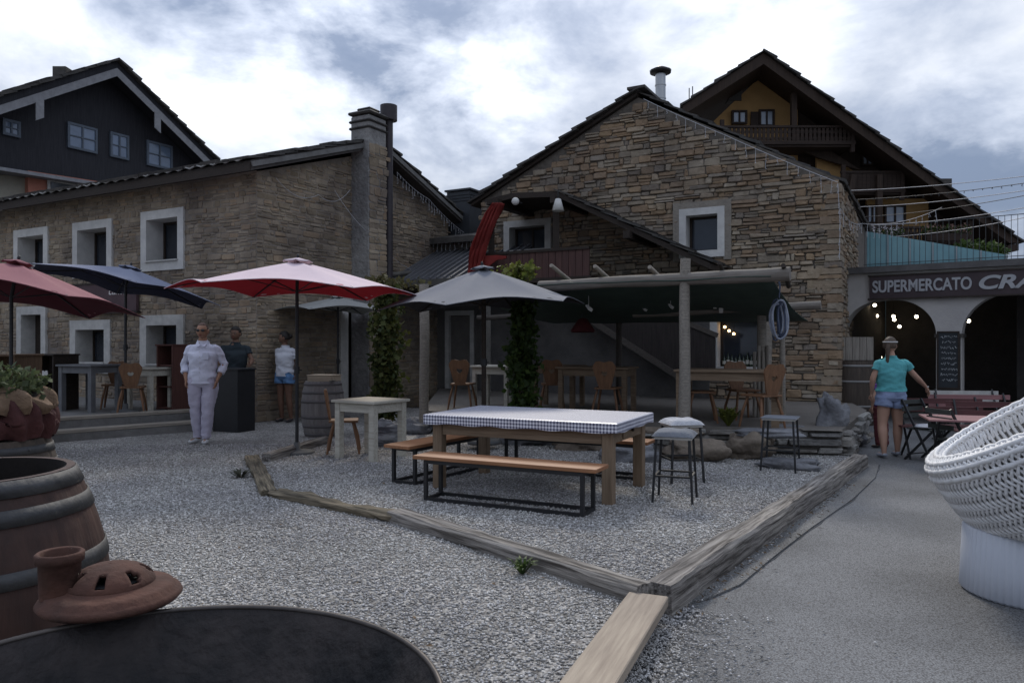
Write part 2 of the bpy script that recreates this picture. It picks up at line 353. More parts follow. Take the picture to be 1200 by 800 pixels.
# ------------------------------------------------------------------ walls
def strip_wall(mb, O, D, s0, s1, top, holes, mi=0, z0=-.1, breaks=(), n=None):
    bs = sorted(set([s0, s1]+[x for h in holes for x in (h[0], h[1])]+list(breaks))); bs = [x for x in bs if s0 <= x <= s1]
    for a, c in zip(bs, bs[1:]):
        if c-a < 1e-5: continue
        mid = (a+c)/2; hs = sorted([h for h in holes if h[0] <= mid <= h[1]], key=lambda h: h[2]); za = zc = z0
        for h in hs+[None]:
            ta, tcx = (top(a+1e-6), top(c-1e-6)) if h is None else (h[2], h[2])
            if ta > za or tcx > zc:
                mb.add([O+D*a+Z*za, O+D*c+Z*zc, O+D*c+Z*tcx, O+D*a+Z*ta], [(0,1,2,3)], mi)
            if h is not None: za = zc = h[3]
def rubble(mb, O, D, Nn, s0, s1, top, holes, mi, seed, hmin=.06, hmax=.16, wmin=.14, wmax=.5, out=(.02,.07), z0=-.1, gap=.012, low=None):
    rnd = random.Random(seed); z = z0
    zmax = max(top(s0+(s1-s0)*i/60) for i in range(61))
    def put(a, c, zl, zh, o):
        zl2 = zl+.05*mnoise.noise(Vector((a*.9, zl*.8, seed))); zh2 = zh+.05*mnoise.noise(Vector((a*.9, zh*.8, seed)))
        if c-a < .05 or zh2-zl2 < .025: return
        for e in (a, c, (a+c)/2):
            if zh2 > top(e)-.01: return
        for h in holes:
            if c > h[0]+.01 and a < h[1]-.01 and zh2 > h[2]+.01 and zl2 < h[3]-.01: return
        j = lambda k=1: rnd.uniform(-.014, .014)*k
        g = gap/2
        q = [(a+g+j(), zl2+g+j(.6)), (c-g+j(), zl2+g+j(.6)), (c-g+j(1.6), zh2-g+j(.8)), (a+g+j(1.6), zh2-g+j(.8))]
        ins = min(.018, (zh2-zl2)*.2)
        # knock the corners off so that no stone is a plain rectangle
        o8 = []
        for i_ in range(4):
            p0_, p1_, p2_ = q[i_-1], q[i_], q[(i_+1) % 4]; k1 = rnd.uniform(.05, .26); k2 = rnd.uniform(.05, .26)
            o8 += [(p1_[0]+(p0_[0]-p1_[0])*(k1 if i_ % 2 else k1*.5), p1_[1]+(p0_[1]-p1_[1])*(k1*.5 if i_ % 2 else k1)), (p1_[0]+(p2_[0]-p1_[0])*k2*.5, p1_[1]+(p2_[1]-p1_[1])*k2*.5)]
        cs = sum(p[0] for p in o8)/8; cz = sum(p[1] for p in o8)/8; kk = 1-min(.32, 2*ins/max(.03, zh2-zl2))
        f = [(cs+(s-cs)*(1-ins*2.2/max(.08, c-a)), cz+(z_-cz)*kk) for s, z_ in o8]
        ts, tz = rnd.uniform(-.03, .03), rnd.uniform(-.03, .03); W2 = max(.05, c-a); H2 = max(.03, zh2-zl2)
        vs = [O+D*s+Z*z_-Nn*.01 for s, z_ in o8]+[O+D*s+Z*z_+Nn*(o*.6) for s, z_ in o8]+[O+D*s+Z*z_+Nn*(o+ts*(s-cs)/W2*min(1, o*25)+tz*(z_-cz)/H2*min(1, o*25)+rnd.uniform(-.12,.12)*o) for s, z_ in f]
        mb.add(vs, [(i_, (i_+1) % 8, 8+(i_+1) % 8, 8+i_) for i_ in range(8)]+[(8+i_, 8+(i_+1) % 8, 16+(i_+1) % 8, 16+i_) for i_ in range(8)]+[tuple(range(16, 24))], mi)
    while z < zmax:
        h = rnd.uniform(hmin, hmax); s = s0
        while s < s1:
            wd = rnd.uniform(wmin, wmax)*(1 if rnd.random() < .8 else 1.5); e = min(s+wd, s1); o = rnd.uniform(*out)
            if rnd.random() < .35 and h > .1:
                m_ = z+h*rnd.uniform(.35,.65); put(s, e, z, m_, o); put(s, e, m_, z+h, rnd.uniform(*out))
            elif rnd.random() < .3 and wd > .34:
                m_ = z+h*rnd.uniform(.4,.6); q = s+wd*rnd.uniform(.35,.65); put(s, q, z, z+h, o); put(q, e, z, m_, o*.8); put(q, e, m_, z+h, rnd.uniform(*out))
            else: put(s, e, z, z+h, o)
            s = e
        z += h
def window(parent, O, D, Nn, s0, s1, z0, z1, fw, depth, mframe=None, mpane=None, bars=1, proud=.05, name='window', sill=True, inner=None):
    """surround, deep reveals, casement and pane; s0..s1, z0..z1 is the outer edge of the surround"""
    mf = mframe or mWhite
    b = MB(); a0, a1, b0, b1 = s0+fw, s1-fw, z0+fw, z1-fw
    def bx(p0, p1, q0, q1, n0, n1, mb, mi=0):
        vs = [O+D*s+Z*z+Nn*n for n in (n0, n1) for s, z in ((p0,q0),(p1,q0),(p1,q1),(p0,q1))]
        mb.add(vs, [(0,1,2,3),(7,6,5,4),(1,0,4,5),(2,1,5,6),(3,2,6,7),(0,3,7,4)], mi)
    bx(s0, a0, z0, z1, -.02, proud, b); bx(a1, s1, z0, z1, -.02, proud, b); bx(a0, a1, b1, z1, -.02, proud-.002, b); bx(a0, a1, z0, b0, -.02, proud-.002, b)
    r = .03
    bx(a0-r, a0, b0-r, b1+r, -depth, -.021, b); bx(a1, a1+r, b0-r, b1+r, -depth, -.021, b); bx(a0, a1, b1, b1+r, -depth, -.021, b); bx(a0, a1, b0-r, b0, -depth, -.021, b)
    wdw = b.build(name, mf, parent)
    f = MB(); c = .05; n0 = -depth; n1 = -depth+.05
    bx(a0, a0+c, b0, b1, n0, n1, f); bx(a1-c, a1, b0, b1, n0, n1, f); bx(a0+c, a1-c, b1-c, b1, n0, n1-.002, f); bx(a0+c, a1-c, b0, b0+c, n0, n1-.002, f)
    for i in range(bars):
        m_ = a0+(a1-a0)*(i+1)/(bars+1); bx(m_-.025, m_+.025, b0+c, b1-c, n0, n1-.004, f)
    f.build('frame', mDarkWood, wdw)
    g = MB(); bx(a0+.001, a1-.001, b0+.001, b1-.001, -depth-.02, -depth+.015, g); g.build('pane', mpane or mGlass, wdw)
    if sill:
        q = MB(); bx(a0-.02, a1+.02, b0, b0+.03, -depth+.055, proud+.04, q); q.build('sill', mGreyFrame, wdw)
    return wdw
def slate_plane(mb, A, B, Dd, d0, d1, th=.05, course=.34, seed=0, mi=0, wid=.5, rag=.05):
    """rows of overlapping slates from eave A up to ridge B, extruded along Dd"""
    rnd = random.Random(seed); A = Vector(A); B = Vector(B); L_ = (B-A).length; u = (B-A)/L_; nrm = u.cross(Dd).normalized()
    if nrm.z < 0: nrm = -nrm
    k = max(2, int(L_/course))
    for i in range(k):
        d = d0-rnd.uniform(0, rag)
        while d < d1:
            wd = rnd.uniform(wid*.7, wid*1.4); e = min(d+wd, d1); t = th*rnd.uniform(.7, 1.4)
            s = L_*i/k-rnd.uniform(0, rag); s2 = L_*(i+1)/k+.07; lift = rnd.uniform(0, .02)
            p = [A+u*s+nrm*(.03+lift), A+u*s2+nrm*(.0+lift*.3)]; q = [A+u*s+nrm*(.03+t+lift), A+u*s2+nrm*(t*.6+lift*.3)]
            vs = [x+Dd*y for y in (d+.01, e) for x in (p[0], p[1], q[1], q[0])]
            mb.add(vs, [(0,1,2,3),(7,6,5,4),(1,0,4,5),(2,1,5,6),(3,2,6,7),(0,3,7,4)], mi); d = e

def solid(mb, poly_st, O, D, Dd, d0, d1, mi=0):
    mb.prism([O+D*s+Z*z+Dd*d0 for s, z in poly_st], Dd*(d1-d0), mi)

# ================= left stone building =================
CL = Vector((-5.0, 14.7, 0)); WL = -U         # corner, facade runs to the left along -U
left = thing('stone_building', 'low two storey rendered stone building with white window surrounds, left of the yard', 'building', CL, 0)
def local(o, root): o.matrix_parent_inverse = Matrix.Translation(-root.location); return o
def finish(root):
    for o in scene.objects:
        if o.parent == root and o.matrix_parent_inverse == Matrix.Identity(4) and 'loc' not in o: o.matrix_parent_inverse = Matrix.Translation(-root.location); o['loc'] = 1
EAVE_L = 4.93
wins = []
for (x0, x1, yt, yb) in ((18,58,266,322),(87,133,257,325),(167,217,244,317),(84,131,373,437),(166,217,367,440)):
    a, zt = wz(CL, WL, x1, yt); c, _ = wz(CL, WL, x0, yt); m_ = (a+c)/2; dd = CL.y+WL.y*m_
    yt2 = yt+ (0); zt = CAMH-(yt+2-HY)*dd/F; zb = CAMH-(yb-HY)*dd/F; wins.append([a, c, zb, zt])
holes = [(a+.1, c-.1, zb+.1, zt-.1) for a, c, zb, zt in wins]
da, _ = wz(CL, WL, 56, 400); dc, _ = wz(CL, WL, 22, 400)
door_l = (da, dc, .3, 2.45); holes.append((door_l[0]+.1, door_l[1]-.1, .3, door_l[3]-.1))
b = MB(); FN = -V                                   # facade outward normal points to the camera side
strip_wall(b, CL, WL, 0, 16, lambda s: EAVE_L, holes, 0)
rubble(b, CL, WL, FN, .0, 14.5, lambda s: EAVE_L-.02, holes, 1, 11, .05, .15, .09, .34, (.003,.024), gap=.02)
gz = lambda s: EAVE_L+(6.02-EAVE_L)*(1-abs(s-3.35)/3.35)-.02
gd = on_line(CL, V, 397); ge = on_line(CL, V, 437); gholes = [(gd+.1, ge-.1, .3, 2.5)]
strip_wall(b, CL, V, 0, 6.7, gz, gholes, 0, breaks=(3.35,))
rubble(b, CL, V, U, 0, 6.7, gz, gholes, 1, 12, .05, .15, .09, .34, (.003,.024), gap=.02)
q = CL+V*6.7; strip_wall(b, q, WL, 0, 16, lambda s: EAVE_L, [], 0)
wl = b.build('wall', [mMortar, mStone2], left)
for i, (a, c, zb, zt) in enumerate(wins): window(left, CL, WL, FN, a, c, zb, zt, .19 if i < 3 else .22, .42, mframe=mWhite if i < 3 else mGreyFrame, bars=0 if i < 2 else 1)  # lower surrounds take the darker paint to stand for parasol shade
# entrance doorway in the facade and door in the gable
def doorway(parent, O, D, Nn, s0, s1, z0, z1, fw=.2, depth=.35, m1=mGreyFrame, m2=mDarkWood):
    b = MB()
    def bx(p0, p1, q0, q1, n0, n1, mb):
        vs = [O+D*s+Z*z+Nn*n for n in (n0, n1) for s, z in ((p0,q0),(p1,q0),(p1,q1),(p0,q1))]
        mb.add(vs, [(0,1,2,3),(7,6,5,4),(1,0,4,5),(2,1,5,6),(3,2,6,7),(0,3,7,4)])
    bx(s0, s0+fw, z0, z1, -depth, .06, b); bx(s1-fw, s1, z0, z1, -depth, .06, b); bx(s0+fw, s1-fw, z1-fw, z1, -depth, .058, b)
    d = b.build('door_surround', m1, parent); q = MB(); bx(s0+fw, s1-fw, z0, z1-fw, -depth, -depth+.06, q); dr = q.build('door', m2, d)
    return d
doorway(left, CL, WL, FN, door_l[0], door_l[1], .3, door_l[3], .2)
doorway(left, CL, V, U, gd, ge, .3, 2.6, .25)
# roof
b = MB(); th = .2
prof = [(-.45, 4.80), (3.35, 6.10), (7.1, 4.75)]
pr = [prof[0], prof[1], prof[2], (7.1, 4.75+th), (3.35, 6.10+th), (-.45, 4.80+th)]
solid(b, pr, CL, V, -U, -.35, 16, 0)
slate_plane(b, CL+V*-.5+Z*(4.80+th-.02), CL+V*3.35+Z*(6.10+th-.02), -U, -.38, 16, .05, .4, 3, 1)
slate_plane(b, CL+V*7.15+Z*(4.75+th-.02), CL+V*3.35+Z*(6.10+th-.02), -U, -.38, 16, .05, .4, 4, 1)
rf = b.build('roof', [mat('roof_timber', (.075,.065,.06), .8, (.04,.035,.033), 8, .3), mSlate], left)
b = MB()
for i in range(46):                                 # snow-hook tile ends standing up along the eave
    p = CL-U*(-.2+i*.34)-V*.5+Z*(4.80+th+.03)
    b.tube([p-V*.02+Z*.0, p-U*.12-V*.03+Z*-.035, p-U*.26-V*.02+Z*.01], .018, 5)
b.build('eave_hooks', mat('glint_pale_tile', (.34,.33,.31), .8), left)  # pale colour draws the glints along the tile ends
b = MB(); b.bar(CL-V*.47+U*.35+Z*4.87, CL-V*.47-U*15.5+Z*4.87, .03, .16); b.build('eave_fascia', mDarkWood, left)  # dark wood here stands for the shadow along the eave
b = MB()
b.bar(CL+U*.37-V*.45+Z*4.92, CL+U*.37+V*3.33+Z*6.2, .03, .10); b.bar(CL+U*.37+V*7.1+Z*4.87, CL+U*.37+V*3.37+Z*6.2, .03, .10)
b.build('fascia', mat('grey_fascia', (.17,.165,.16), .7, (.10,.095,.09), 6, .3), left)
# chimney on the gable with metal flue
tch = on_line(CL+U*.3, V, 434); cc = CL+U*.25+V*tch; 
b = MB(); rotm = Matrix.Rotation(ANG, 4, 'Z')
b.box((0,0,3.35), (.55,.62,6.7), 0, Matrix.Translation(cc) @ rotm, 1)
for i in range(2): b.box((0,0,6.42+.15*i), (.63,.70,.06), 1, Matrix.Translation(cc) @ rotm)
b.box((0,0,6.76), (.66,.72,.07), 1, Matrix.Translation(cc) @ rotm)
b.box((0,0,6.88), (.4,.4,.06), 1, Matrix.Translation(cc) @ rotm)
chm = b.build('chimney', [mat('rough_cement_render', (.33,.32,.30), .95, (.19,.18,.17), 5, 1, 12, patch=.4, bdist=.04), mSlate], left, bevel=.03)
# stones showing through the render
b = MB(); rubble(b, cc+Vector((0,0,0))+U*.28-V*.31, V, U, 0, .62, lambda s: 6.1, [], 0, 77, .1, .25, .15, .4, (0,.015)); b.build('exposed_stones', mStone2, chm)
b = MB(); fp = cc+U*.2+V*.48; b.tube([fp+Z*2.2, fp+Z*6.75], .10, 12); b.tube([fp+Z*6.75, fp+Z*7.1], .2, 16); b.build('flue_pipe', mat('brown_metal', (.05,.042,.045), .5, (.03,.025,.028), 8), chm)
finish(left)
# shop sign board on the left facade
a, zt = wz(CL, WL, 165, 337); c, _ = wz(CL, WL, 84, 350); dm = CL.y+WL.y*(a+c)/2
sgn = thing('painted_sign', 'dark wine red painted sign board with white handwriting, half hidden by the parasols', 'sign', CL+WL*(a+c)/2+FN*.03+Z*2.55)
sgn.rotation_euler = (0, 0, ANG)
b = MB(); wd = c-a; b.box((0,-.05,.02), (wd,.06,.62)); b.build('board', mat('wine_red_board', (.085,.05,.055), .7, (.055,.032,.036), 4, .2), sgn)
b = MB(); b.box((0,-.05,-.315), (wd+.08,.09,.04)); b.box((0,-.05,.35), (wd+.08,.09,.04)); b.build('board_edging', mDarkWood, sgn)
def text(name, s, size, loc, rot, m, parent=None, bold=0, ext=.006, shear=0, sx=1, align='CENTER'):
    cu = bpy.data.curves.new(name, 'FONT'); cu.body = s; cu.size = size; cu.align_x = align; cu.align_y = 'CENTER'; cu.extrude = ext; cu.offset = bold; cu.shear = shear
    t = bpy.data.objects.new(name, cu); C.objects.link(t); bpy.context.view_layer.update()
    me = bpy.data.meshes.new_from_object(t.evaluated_get(bpy.context.evaluated_depsgraph_get())); bpy.data.objects.remove(t)
    me.materials.clear(); me.materials.append(m)
    o = bpy.data.objects.new(name, me); C.objects.link(o); o.location = loc; o.rotation_euler = rot; o.scale = (sx, 1, 1)
    if parent is not None: o.parent = parent
    return o
mLet = mat('sign_white', (.62,.58,.56), .7)
text('lettering', 'il Sca', .30, (-.35,-.085,-.12), (R(90),0,0), mLet, sgn, 0, .004, .45)
text('lettering', 'cantù', .30, (.62,-.085,.17), (R(90),0,0), mLet, sgn, 0, .004, .45)

# ================= main stone gable =================
CG = Vector((6.53, 15.0, 0)); GN = -V; WG = -U
zc = 4.82; ap = 4.2; za = 7.12; we = 8.35; ze = 5.15
gt = lambda s: (zc+(za-zc)*s/ap if s < ap else za+(ze-za)*(s-ap)/(we-ap))
main = thing('stone_house', 'tall dry stone gable with two white framed windows above the pergola', 'building', CG)
mw = []
for (x0, x1, yt, yb) in ((797,850,244,302),(833,897,366,438),(592,647,258,300)):
    a, _ = wz(CG, WG, x1, yt); c, _ = wz(CG, WG, x0, yt); dd = CG.y+WG.y*(a+c)/2
    mw.append((a, c, CAMH-(yb-HY)*dd/F, CAMH-(yt-HY)*dd/F))
mh = [(a+.08, c-.08, p+.08, q-.08) for a, c, p, q in mw]
b = MB(); strip_wall(b, CG, WG, 0, we, gt, mh, 0, breaks=(ap,))
rubble(b, CG, WG, GN, 0, we, gt, mh, 1, 21, .045, .17, .09, .42, (.015,.07), gap=.012)
strip_wall(b, CG, V, 0, 10, lambda s: zc, [], 0); rubble(b, CG, V, U, 0, 4, lambda s: zc, [], 1, 22, .05, .15, .12, .5, (.015,.06))
strip_wall(b, CG+WG*we, V, 0, 10, lambda s: ze, [], 0)
for h in (.08,):                                  # quoins tie the corner together
    rnd = random.Random(4); z = -.1
    while z < zc-.2:
        hh = rnd.uniform(.09,.2); l1, l2 = (rnd.uniform(.3,.6), rnd.uniform(.2,.35)); 
        if rnd.random() < .5: l1, l2 = l2, l1
        b.prism([CG+U*.05-V*.055+Z*(z+.01), CG-U*l1-V*.055+Z*(z+.01), CG-U*l1+V*.1+Z*(z+.01), CG+U*.05+V*l2+Z*(z+.01)][:4], Z*(hh-.02), 1); z += hh
b.build('wall', [mMortarD, mStone], main)
# cement margins round the windows, then the windows
for i, (a, c, p, q) in enumerate(mw):
    bb = MB(); e = .14
    if i < 2:
        for s0_, s1_, z0_, z1_ in ((a-e, a+.02, p-e*.5, q+e), (c-.02, c+e, p-e*.5, q+e), (a+.02, c-.02, q-.02, q+e)):
            vs = [CG+WG*s+Z*z+GN*n_ for n_ in (.0, .078) for s, z in ((s0_,z0_),(s1_,z0_),(s1_,z1_),(s0_,z1_))]
            bb.add(vs, [(0,1,2,3),(7,6,5,4),(1,0,4,5),(2,1,5,6),(3,2,6,7),(0,3,7,4)])
        bb.build('cement_margin', mat('cement_patch', (.27,.24,.20), .95, (.18,.155,.13), 6, .8, 20), main)
    window(main, CG, WG, GN, a, c, p, q, .15 if i != 2 else .16, .28, mframe=mWhite if i != 2 else mGreyFrame, bars=0 if i != 2 else 1, proud=.085, sill=False, mpane=mGlass)
b = MB(); th = .08
solid(b, [(ap, za+.02), (we+.25, ze-.12), (we+.25, ze-.12+th), (ap, za+.02+th)], CG, WG, V, -.10, 10, 0)
solid(b, [(-.05, zc-.10), (ap, za-.05), (ap, za-.05+th), (-.05, zc-.10+th)], CG, WG, V, .12, 10, 0)
A = CG+WG*-.08+Z*(zc-.17+th); T = CG+WG*ap+Z*(za+.02+th); E = CG+WG*(we+.27)+Z*(ze-.13+th)
slate_plane(b, A, T, V, .02, 9, .05, .38, 7, 1, .6, .05); slate_plane(b, E, T, V, -.16, 9, .06, .38, 8, 1, .6, .09)
b.box((0,0,0), (.42,9,.06), 1, Matrix.Translation(T+V*4.35+Z*.09) @ Matrix.Rotation(ANG, 4, 'Z'))
mrf = b.build('roof', [mDarkWood, mSlate], main)
# steel flue on the right slope
fp = P(774, 100, CG.y+.9); sf = (on_line(CG+V*1.2, WG, 774)); base = CG+V*1.2+WG*sf; zb = gt(sf)
b = MB(); b.tube([base+Z*(zb-.1), base+Z*(zb+.95)], .125, 16); b.lathe([(.0,.0),(.25,.0),(.26,.06),(.1,.14),(0,.15)], 16, 1, None, base+Z*(zb+.98)); 
for k in range(2): b.tube([base+Z*(zb+.35+.32*k), base+Z*(zb+.38+.32*k)], .135, 16)
mSteel = mat('stainless_steel', (.42,.43,.44), .3, (.3,.3,.3), 3, metal=.9)
b.build('flue_pipe', [mSteel, mBlackMetal], mrf)
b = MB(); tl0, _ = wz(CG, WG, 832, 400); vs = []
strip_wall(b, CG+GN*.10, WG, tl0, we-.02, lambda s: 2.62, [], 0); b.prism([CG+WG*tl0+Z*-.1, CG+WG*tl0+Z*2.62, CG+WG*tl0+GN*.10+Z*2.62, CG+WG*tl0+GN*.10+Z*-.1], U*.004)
b.build('render_patch', mat('shade_dark_render', (.15,.14,.13), .95, (.085,.08,.075), 2.2, .9, 12, patch=.4), main)  # grey render, its colour taken darker for the pergola shade
finish(main)

# bulbs and bottles seen in the ground floor window
a, c, p, q = mw[1]
bulbs = []
for i, (px, py) in enumerate(((849,383),(854,387.5),(859.5,391))):
    t, z = wz(CG-GN*.22, WG, px, py); o = CG-GN*.25+WG*t+Z*z
    k = thing('hanging_bulb', ['small warm bulb inside the ground floor window, left of three','small warm bulb inside the ground floor window, middle of three','small warm bulb inside the ground floor window, right of three'][i], 'light bulb', o, 0, 'bulbs in the ground floor window')
    b = MB(); b.ball((0,0,0), .028, 0, 10, 8); b.build('bulb', mat('warm_bulb', (1,.7,.35), .5, emit=((1,.62,.28), 9)), k)
    b = MB(); b.tube([(0,0,.025),(0,0,.06)], .014, 8); b.tube([(0,0,.05),(0,0,q-.15-z)], .004, 5); b.build('bulb_holder', mBlackMetal, k)
# shift glass of that window back so the display has room: a shallow box niche
for o in scene.objects:
    pass
prof = [(0,0),(.035,0),(.037,.01),(.037,.17),(.014,.22),(.013,.27),(.015,.275),(0,.275)]
kinds = [mat('green_bottle_glass', (.02,.035,.02), .1, spec=.7), mat('dark_bottle_glass', (.03,.015,.012), .1, spec=.7), mat('pale_label', (.5,.48,.42), .7)]
proto = None
i = 0
for k in range(9):
    t = a+.2+(c-a-.4)*(k+.5)/9; o = CG+WG*t-GN*.195+Z*(p+.155)
    desc = 'dark wine bottle with pale label on the ground floor window sill'
    if proto is None:
        proto = thing('wine_bottle', desc, 'bottle', o, 0, 'bottles on the window sill')
        bb = MB(); bb.lathe(prof, 12); bb.build('bottle_body', kinds[0], proto); bb = MB(); bb.lathe([(.0385,.05),(.0385,.13)], 12); bb.build('label', kinds[2], proto)
    else: dup(proto, o, k, desc, 'bottles on the window sill', (1,1,.8+.35*((k*7) % 5)/5))
# ================= supermarket arcade =================
AO = Vector((X(984)*16.4, 16.4, 0)); AD = Vector((.80, -.60, 0)); AN = Vector((-.60, -.80, 0)); AV = -AN; AANG = math.atan2(AD.y, AD.x)
arc = thing('arcade_building', 'grey rendered arcade with wide arches and a roof terrace, right of the stone gable', 'building', AO)
mRend = mat('grey_render', (.60,.565,.52), .9, (.48,.45,.41), 2.5, .3, 30, patch=.3)
def ap_(px, py):
    return wz(AO, AD, px, py)
s1, _ = ap_(988, 400); s2, _ = ap_(1097, 400); s3, _ = ap_(1127, 400); hs = 1.72; ht = CAMH+(HY-351)*(AO.y+AD.y*(s1+s2)/2)/F
aw = s2-s1
arches = [(s1, s2, hs, ht), (s3, s3+aw+.5, hs, ht+.12), (s3+aw+1.0, s3+2*aw+1.4, hs, ht+.1)]
TOP = CAMH+(HY-322)*16.4/F
def arch_z(s):
    for a, c, h, t in arches:
        if a < s < c:
            q = (s-(a+c)/2)/((c-a)/2); return h+(t-h)*math.sqrt(max(0, 1-abs(q)**2.3))
    return -.2
b = MB(); L_ = 7.5; th = .45; ss = sorted(set([0, L_]+[a for q in arches for a in q[:2]]+[q[0]+(q[1]-q[0])*(.5-.5*math.cos(math.pi*i/28)) for q in arches for i in range(29)]))
for a, c in zip(ss, ss[1:]):
    m_ = (a+c)/2; inside = arch_z(m_) > 0; za_, zc_ = (arch_z(a) if arch_z(a) > 0 else hs, arch_z(c) if arch_z(c) > 0 else hs) if inside else (-.2, -.2)
    A = AO+AD*a; Cc = AO+AD*c
    b.add([A+Z*za_, Cc+Z*zc_, Cc+Z*TOP, A+Z*TOP], [(0,1,2,3)]); b.add([A+Z*za_+AV*th, Cc+Z*zc_+AV*th, Cc+Z*TOP+AV*th, A+Z*TOP+AV*th], [(3,2,1,0)])
    if inside: b.add([A+Z*za_, Cc+Z*zc_, Cc+Z*zc_+AV*th, A+Z*za_+AV*th], [(0,1,2,3)])
for q in arches:
    for e in q[:2]:
        A = AO+AD*e; b.add([A-Z*.2, A+Z*hs, A+Z*hs+AV*th, A-Z*.2+AV*th], [(0,1,2,3)])
b.build('wall', mRend, arc)
# interior of the portico
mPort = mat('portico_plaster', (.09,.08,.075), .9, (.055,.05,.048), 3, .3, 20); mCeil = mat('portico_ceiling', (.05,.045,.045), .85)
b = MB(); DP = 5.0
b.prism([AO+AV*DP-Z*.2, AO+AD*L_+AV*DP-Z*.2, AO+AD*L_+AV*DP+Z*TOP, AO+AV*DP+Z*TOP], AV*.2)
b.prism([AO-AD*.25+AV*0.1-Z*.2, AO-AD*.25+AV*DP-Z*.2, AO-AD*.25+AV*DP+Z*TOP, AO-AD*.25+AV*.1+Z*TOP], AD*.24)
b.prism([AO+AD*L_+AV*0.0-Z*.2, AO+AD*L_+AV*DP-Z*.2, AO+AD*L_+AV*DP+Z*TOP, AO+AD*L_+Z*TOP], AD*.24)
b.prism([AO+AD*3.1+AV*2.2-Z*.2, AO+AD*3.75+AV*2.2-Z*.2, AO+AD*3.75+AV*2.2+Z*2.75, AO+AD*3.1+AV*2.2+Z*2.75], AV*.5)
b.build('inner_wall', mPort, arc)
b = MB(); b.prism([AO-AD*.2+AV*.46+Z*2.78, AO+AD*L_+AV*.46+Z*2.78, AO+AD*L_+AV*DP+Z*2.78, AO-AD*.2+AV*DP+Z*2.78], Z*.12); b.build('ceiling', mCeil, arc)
b = MB(); b.prism([AO-AD*.3-AV*.12+Z*TOP, AO+AD*(L_+.2)-AV*.12+Z*TOP, AO+AD*(L_+.2)+AV*(DP+.2)+Z*TOP, AO-AD*.3+AV*(DP+.2)+Z*TOP], Z*.13)
b.build('roof_slab', mat('terrace_slab', (.13,.125,.12), .9, (.07,.065,.065), 5, .4), arc)
# dark pillar facing of the middle pier
b = MB(); b.prism([AO+AD*(s2+.02)+AN*.03-Z*.1, AO+AD*(s3-.02)+AN*.03-Z*.1, AO+AD*(s3-.02)+AN*.03+Z*(hs-.05), AO+AD*(s2+.02)+AN*.03+Z*(hs-.05)], AV*(th+.06))
b.prism([AO+AD*(s2-.03)+AN*.05+Z*(hs-.3+.25), AO+AD*(s3+.03)+AN*.05+Z*(hs-.05), AO+AD*(s3+.03)+AN*.05+Z*(hs+.02), AO+AD*(s2-.03)+AN*.05+Z*(hs+.02)], AV*(th+.1))
b.build('pier_facing', mat('dark_timber_facing', (.085,.075,.065), .8, (.045,.04,.035), 5, .5, stretch=(6,6,.6)), arc)
finish(arc)
# supermarket sign
a, z1 = ap_(1020, 324); c = a+5.2; _, z0 = ap_(1020, 351)
sg = thing('supermarket_sign', 'dark brown sign board reading SUPERMERCATO in grey capitals above the arches', 'sign', AO+AD*a+AN*.04+Z*(z0+z1)/2, AANG)
H = z1-z0
b = MB(); b.box((2.6,-.03,0), (5.2,.06,H)); b.build('board', mat('brown_sign_board', (.055,.038,.04), .6, (.04,.027,.03), 4, .1), sg)
for zz in (-H/2, H/2):
    b = MB(); b.box((2.6,-.035,zz), (5.26,.09,.03)); b.build('board_edging', mDarkWood, sg)
e_, _ = ap_(1140, 330); tw = e_-a-.07
mSgn = mat('sign_grey', (.36,.36,.37), .6)
t = text('lettering', 'SUPERMERCATO', .34, (.06,-.07,.0), (R(90),0,0), mSgn, sg, .0085, .008, 0, 1, 'LEFT')
bpy.context.view_layer.update(); t.scale.x = tw/ t.dimensions.x
t = text('lettering', 'CRAI', .36, (e_-a+.07,-.07,.0), (R(90),0,0), mSgn, sg, .012, .008, .25, 1.35, 'LEFT')
# portico lamps
lamps = ((1025,357.5,3.0),(1027.5,370,3.9),(1019,376,4.3),(1047,370.5,3.6),(1048,374.5,4.2),(1031.5,382.5,4.6),(1054,382.5,4.4),(1074,371,3.2),(1135,376,2.1),(1023,410,4.8),(1031.5,418.5,4.5))
mLamp = mat('cool_bulb', (1,.9,.7), .5, emit=((1,.86,.62), 7))
names = ['topmost','upper left','far left','upper centre','centre','lower left','lower right','right hand','lone, under the right arch,','pale low','yellow low']
lp = None
for i, (px, py, dep) in enumerate(lamps):
    # a point on the ray at depth dep behind the arcade front
    O2 = AO+AV*(dep if i < 8 else dep); t = on_line(O2, AD, px); pt = O2+AD*t; zz = CAMH-(py-HY)*pt.y/F
    if zz > 2.74: zz = 2.74
    lab = 'small round ceiling lamp glowing in the arcade, '+names[i]+(' of the cluster' if i < 8 else '')+(' one beside the woman in turquoise' if i > 8 else '')
    if i == 8: lab = 'single glowing lamp under the right hand arch'
    if lp is None:
        lp = thing('arcade_lamp', lab, 'lamp', (pt.x, pt.y, zz), 0, 'lamps under the arcade')
        b = MB(); b.ball((0,0,0), .042, 0, 12, 8); b.build('bulb', mLamp, lp); b = MB(); b.tube([(0,0,.035),(0,0,.075)], .03, 10); b.tube([(0,0,.07),(0,0,.35)], .006, 5); b.build('lamp_holder', mBlackMetal, lp)
    else: dup(lp, (pt.x, pt.y, zz), 0, lab, 'lamps under the arcade', (1,1,1) if i != 10 else (1,1,1))
